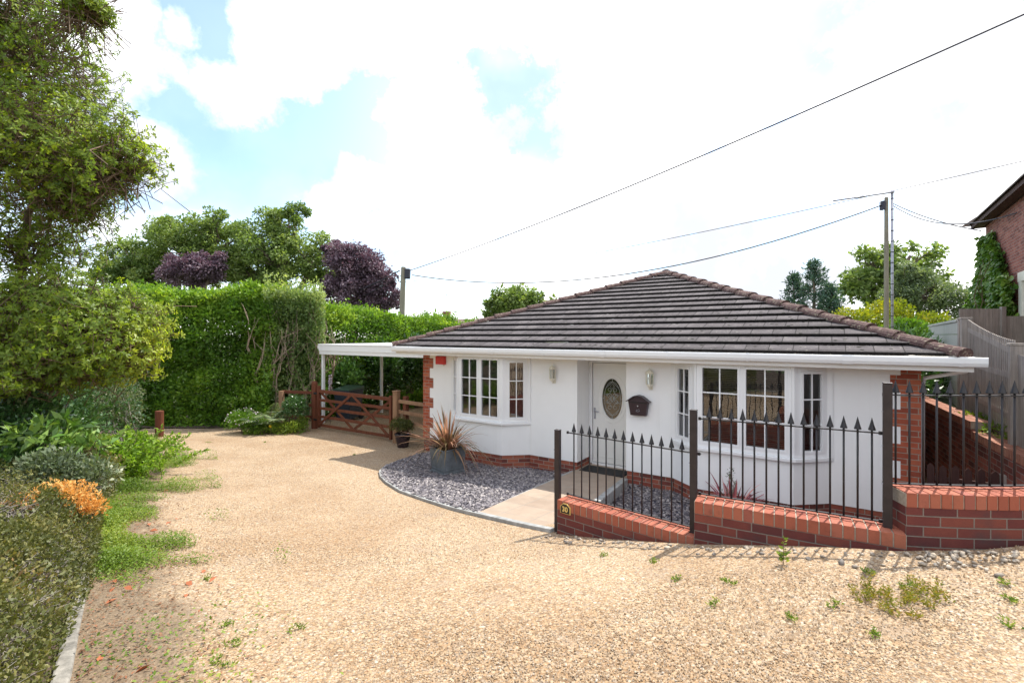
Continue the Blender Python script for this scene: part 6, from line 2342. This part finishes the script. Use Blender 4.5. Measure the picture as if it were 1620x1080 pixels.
    e = K[seg] + (K[seg + 1] - K[seg]) * f[:, None]
    dirn = unit(K[seg + 1] - K[seg])
    left = np.c_[-dirn[:, 1], dirn[:, 0]]
    back = np.where(rng.random(n) < .45, rng.random(n) * .35, rng.random(n) * 1.9)
    hh = .20 + .46 * (1 - np.exp(-back / .22)) + .10 * (lump(np.c_[e * 2, back], 2.6) - .5)
    over = np.clip((e[:, 1] - 1.8) * .10, .05, .18)
    Pt = np.c_[e + left * (.06 - over + back)[:, None], np.zeros(n)]
    Pt[:, 2] = ground(Pt[:, :2]) + np.maximum(.02, hh - np.where(back < .15, .30, .2) * rng.random(n) ** 1.4)
    patch = lump(np.c_[Pt[:, :2] * 1.0, 0 * f], 3.1)
    keep = rng.random(n) < np.where(back < .25, .55, np.clip(1.9 * patch - .1, .4, 1))
    Pt = Pt[keep]
    D = unit(rdir(len(Pt)) + np.array([.1, -.1, .6]))
    leaves('foliage', Pt, D, rng.uniform(.018, .036, len(Pt)), 'olive', t, .5, np.clip(.6 * rng.random(len(Pt)) + .4 * lump(Pt, 5), 0, 1))
    m = 16000
    seg = rng.integers(0, len(K) - 1, m)
    e = K[seg] + (K[seg + 1] - K[seg]) * rng.random(m)[:, None]
    dirn = unit(K[seg + 1] - K[seg])
    left = np.c_[-dirn[:, 1], dirn[:, 0]]
    back = .04 + rng.random(m) ** 1.4 * 1.9
    p0 = np.c_[e + left * (back + .12 - np.clip((e[:, 1] - 1.8) * .10, .05, .18))[:, None], np.zeros(m)]
    p0[:, 2] = ground(p0[:, :2]) + (.20 + .42 * (1 - np.exp(-back / .22))) * rng.uniform(.2, 1.0, m)
    dr = unit(np.c_[-left * rng.normal(.25, .7, (m, 1)), rng.uniform(.0, 1.0, m)] + np.c_[dirn, np.zeros(m)] * rng.normal(size=(m, 1)) * .9)
    ln = rng.uniform(.04, .13, m)
    twigs([(p0[i], p0[i] + dr[i] * ln[i], .0024, .0009) for i in range(m)], 'twig', 'greytwig', t, 3)
    # kerb
    kb = MB()
    pts = [(x + .03, y, gz(x, y)) for x, y in KERB[:6]]
    kb.sweep([(-.036, -.1), (.036, -.1), (.036, .018), (-.036, .024)], pts)
    tag(kb.build('kerb', M['kerb'], bevel=.012), 'pale concrete kerb along the clipped low hedge', 'kerb', kind='structure')
    # weeds along the strip
    n = 230000
    seg = rng.integers(1, len(KERB) - 1, n)
    Ka = np.array(KERB)
    e = Ka[seg] + (Ka[seg + 1] - Ka[seg]) * rng.random(n)[:, None]
    dirn = unit(Ka[seg + 1] - Ka[seg])
    right = np.c_[dirn[:, 1], -dirn[:, 0]]
    off = .08 + rng.random(n) ** 1.3 * 1.25
    xy = e + right * off[:, None]
    pt = lump(np.c_[xy, 0 * off], 2.3) * .55 + lump(np.c_[xy, 0 * off + 3], 6.5) * .45
    far = xy[:, 1]
    dens = np.clip((pt - .33 - .34 * off) * 2.6 + .13 * (off < .75), 0, 1) * np.clip((far - 2.9) * .9, 0.07, 1) * (1 + .5 * np.clip(1 - abs(far - 4.6) / 1.8, 0, 1))
    keep = rng.random(n) < dens
    xy, off, pt = xy[keep], off[keep], pt[keep]
    z = ground(xy) + rng.random(len(xy)) ** 1.5 * (.03 + .14 * np.clip(pt - .45, 0, 1) * 2.2)
    D = unit(rdir(len(xy)) * np.array([1, 1, .5]) + np.array([0, 0, .25]))
    Nn = unit(rdir(len(xy)) * .6 + np.array([0, 0, 1]))
    me = leaves('weeds', np.c_[xy, z], D, rng.uniform(.011, .028, len(xy)), 'weed', None, .6, np.clip(.5 * rng.random(len(xy)) + .5 * lump(np.c_[xy, z], 3.2), 0, 1), Nn)
    tag(me, 'patchy green weeds growing along the left edge of the gravel', 'weeds', kind='stuff')
    # leaf litter
    n = 2600
    seg = rng.integers(1, 6, n)
    e = Ka[seg] + (Ka[seg + 1] - Ka[seg]) * rng.random(n)[:, None]
    dirn = unit(Ka[seg + 1] - Ka[seg])
    right = np.c_[dirn[:, 1], -dirn[:, 0]]
    xy = e + right * (.07 + abs(rng.normal(size=n)) * .38)[:, None]
    size = np.where(rng.random(n) < .010, rng.uniform(.05, .09, n), rng.uniform(.012, .032, n))
    me = leaves('fallen_leaves', np.c_[xy, ground(xy) + .012], unit(np.c_[rng.normal(size=(n, 2)), rng.normal(size=n) * .12]), size, 'litter', None, .45, np.where(size > .05, .95, rng.random(n) * .8), unit(np.c_[rng.normal(size=(n, 2)) * .2, np.ones(n)]))
    tag(me, 'dry brown and orange fallen leaves beside the kerb', 'fallen leaves', kind='stuff')
    # yellow weeds in the gravel on the right
    def weedset(name, spots, mat, label, h, nleaf):
        Pt, D, S = [], [], []
        for x, y in spots:
            z0 = gz(x, y)
            hh = h * rng.uniform(.5, 1.3)
            for k in range(nleaf):
                s = rng.random()
                a = rng.uniform(0, 6.28)
                Pt.append((x + rng.normal() * .012, y + rng.normal() * .012, z0 + hh * s))
                D.append((math.cos(a), math.sin(a), .75))
                S.append(.022 * (1.2 - .5 * s))
        me = leaves(name, np.array(Pt), unit(np.array(D)), np.array(S) * rng.uniform(.7, 1.3, len(S)), mat, None, .38)
        tag(me, label, 'weeds', kind='stuff')
    def gp(px, py):
        y = 3.0
        for _ in range(20):
            z = gz((px - 810) / FPX * y, y)
            y = (CAMZ - z) * FPX / (py - 530)
        return ((px - 810) / FPX * y, y)
    sp = [gp(1430 + rng.normal() * 40, 948 + rng.normal() * 14) for _ in range(46)] + [gp(1375 + rng.normal() * 14, 935 + rng.normal() * 8) for _ in range(10)]
    weedset('weeds', sp, 'weedy', 'yellowish upright weeds sprouting in the gravel at lower right', .055, 22)
    sp = [gp(*s) for s in ((1322, 957), (1380, 1004), (954, 880), (1034, 890), (1150, 920), (1070, 915), (1247, 978), (1595, 950), (1600, 990), (1590, 925), (1440, 930), (1130, 955), (1370, 905), (560, 720), (330, 700), (470, 1000), (360, 990), (325, 918), (370, 1022), (420, 700), (300, 712), (350, 1055))]
    weedset('weeds', [(x + rng.normal() * .02, y + rng.normal() * .02) for x, y in sp for _ in range(3)], 'weed', 'tiny green weed seedlings dotted over the gravel', .03, 16)
    x, y = gp(1239, 893)
    t = thing('tall_weed', 'single tall weed seedling with reddish tip before the middle brick wall', 'weed', (x, y, gz(x, y)))
    z0 = gz(x, y)
    twigs([((x, y, z0), (x + .005, y, z0 + .2), .003, .002)], 'stem', 'twig', t, 4)
    Pt = [(x + rng.normal() * .015, y + rng.normal() * .015, z0 + (rng.random() ** .7) * .09) for _ in range(40)] + [(x + .005, y, z0 + rng.uniform(.09, .2)) for _ in range(16)]
    D = [(math.cos(a), math.sin(a), .55) for a in rng.uniform(0, 6.28, 56)]
    leaves('foliage', np.array(Pt), unit(np.array(D)), rng.uniform(.02, .045, 56), 'weed', t, .45)


def build_trees():
    G = 'trees beyond the hedge'
    def bl(px, py, d, rx, rz, ry=None):
        c = P(px, py, d)
        return (c.x, c.y, c.z, rx / FPX * d, (ry if ry else rx / FPX * d * .8), rz / FPX * d)
    D = 32
    tree('oak_tree', 'broad mid-green oak crown, left of the tallest oak', 'tree', (-21, D, 0), [bl(300, 385, D, 62, 48), (bl(345, 375, D, 45, 42)), bl(262, 405, D, 42, 40), bl(335, 420, D, 60, 30)], 120, 190, .20, 'oak', .4, .30, group=G)
    tree('oak_tree', 'lower rounded green tree at the left behind the hedge', 'tree', (-25.5, D, 0), [bl(205, 412, D, 42, 38), bl(240, 430, D, 40, 30), bl(180, 435, D, 40, 25)], 75, 180, .19, 'privet2', .3, .36, group=G)
    tree('oak_tree', 'tallest oak with rounded lobed crown left of the copper beech', 'tree', (-15.3, D, 0), [bl(412, 372, D, 46, 40), bl(458, 358, D, 42, 36), bl(445, 410, D, 75, 46), bl(500, 405, D, 42, 36), bl(400, 430, D, 55, 38), bl(530, 445, D, 34, 20)], 170, 190, .20, 'oak', .45, .29, group=G)
    tree('copper_beech', 'small purple-leaved tree peeping over the green hedge', 'tree', (-19.2, 29, 0), [bl(300, 428, 29, 40, 24), bl(330, 420, 29, 24, 24)], 60, 170, .18, 'copper', .25, .38, group=G)
    tree('copper_beech', 'large dark purple beech beside the left telephone pole', 'tree', (-10.2, 30, 0), [bl(548, 418, 30, 38, 40), bl(575, 440, 30, 42, 46), bl(605, 465, 30, 28, 32), bl(560, 470, 30, 50, 40), bl(530, 395, 30, 18, 22)], 150, 180, .18, 'copper', .35, .34, group=G)
    tree('round_tree', 'small round green tree above the left roof slope', 'tree', (.9, 36, 0), [bl(815, 477, 36, 36, 24), bl(850, 482, 36, 28, 22), bl(790, 488, 36, 26, 16), bl(870, 484, 36, 16, 16)], 90, 85, .28, 'oak', .3, .36, group='trees behind the bungalow')
    # conifers behind the right roof slope
    def con(label, px, top, d, wpx, base_py):
        c = P(px, top, d)
        t = thing('conifer', label, 'tree', (c.x, d, .8), 0, 'trees behind the bungalow')
        h = c.z - .8
        tw = [((c.x, d, .8), (c.x, d, c.z - .3), .16, .03)]
        Pt, Dr = [], []
        rmax = wpx / FPX * d
        for k in range(100):
            s = (k + rng.random()) / 100
            z = .8 + h * (.18 + .80 * s)
            a = rng.uniform(0, 6.28)
            l = rmax * (1 - s) ** .8 * rng.uniform(.55, 1.4) + .10
            e = np.array([c.x + math.cos(a) * l, d + math.sin(a) * l, z + .22 * l])
            o = np.array([c.x, d, z])
            tw += [(o, e, .02, .006)]
            m = 34
            f = rng.uniform(.25, 1.05, m)
            Pt.append(o + (e - o) * f[:, None] + rng.normal(size=(m, 3)) * .08)
            Dr.append(unit((e - o)[None] * .9 + rng.normal(size=(m, 3)) * .8 + np.array([0, 0, .35])))
        twigs(tw, 'trunk', 'bark', t, 5)
        Pt, Dr = np.concatenate(Pt), np.concatenate(Dr)
        leaves('crown', Pt, Dr, rng.uniform(.14, .30, len(Pt)), 'conifer', t, .26)
    con('dark blue-green conifer, taller pair member behind right roof slope', 1288, 410, 25, 40, 490)
    con('shorter dark conifer with pointed top, left of its taller neighbour', 1256, 432, 26, 34, 490)
    con('broad dark conifer nearest the telephone pole behind the roof', 1312, 450, 24, 34, 490)
    G2 = 'trees behind the bungalow'
    tree('oak_tree', 'open-crowned green oak behind the right telephone pole', 'tree', (28, 35, .5), [bl(1390, 425, 35, 45, 34), bl(1440, 405, 35, 42, 26), bl(1470, 418, 35, 26, 28), bl(1365, 455, 35, 34, 30), bl(1420, 450, 35, 60, 36)], 105, 70, .34, 'oak', .4, .34, group=G2)
    tree('birch_tree', 'soft silvery-green tree behind the yellow shrub', 'tree', (24, 28, .8), [bl(1455, 462, 28, 44, 38), bl(1500, 478, 28, 36, 36), bl(1420, 480, 28, 30, 28), bl(1440, 440, 28, 24, 24)], 170, 95, .15, 'willow', .2, .36, group=G2)
    bush('golden_shrub', 'yellow and green shrub behind the right hip of the roof', 'shrub', (17.8, 22, 1.2), [(15.9, 22, 2.9, 1.3, 1, 1.0), (17.6, 22.4, 3.2, 1.2, 1, 1.15), (18.8, 21.5, 2.8, 1.1, 1, .9)], 5200, .15, 'yellow', 24, .5)
    bush('leafy_shrub', 'bushy mid-green shrub in front of the golden shrub', 'shrub', (16.6, 19.5, 1.3), [(16.2, 19.5, 2.6, .9, .8, .75), (17.2, 19.2, 2.5, .6, .6, .6), (15.3, 19.8, 2.5, .7, .6, .5)], 4600, .13, 'lime', 20, .55)
    # hedge across the lane behind the camera, seen mirrored in the windows
    hedge('lane_hedge', 'tall hedge across the lane, mirrored in the windows', (8, -12), (-14, -12), 1.5, 3.2, 16000, .30, 'privet', .4, zb=1.15)


build_terrain()
build_bungalow()
build_house_things()
build_front()
build_right()
build_gate()
build_carport()
build_poles()
build_hedges()
build_left()
build_trees()
build_pebbles()
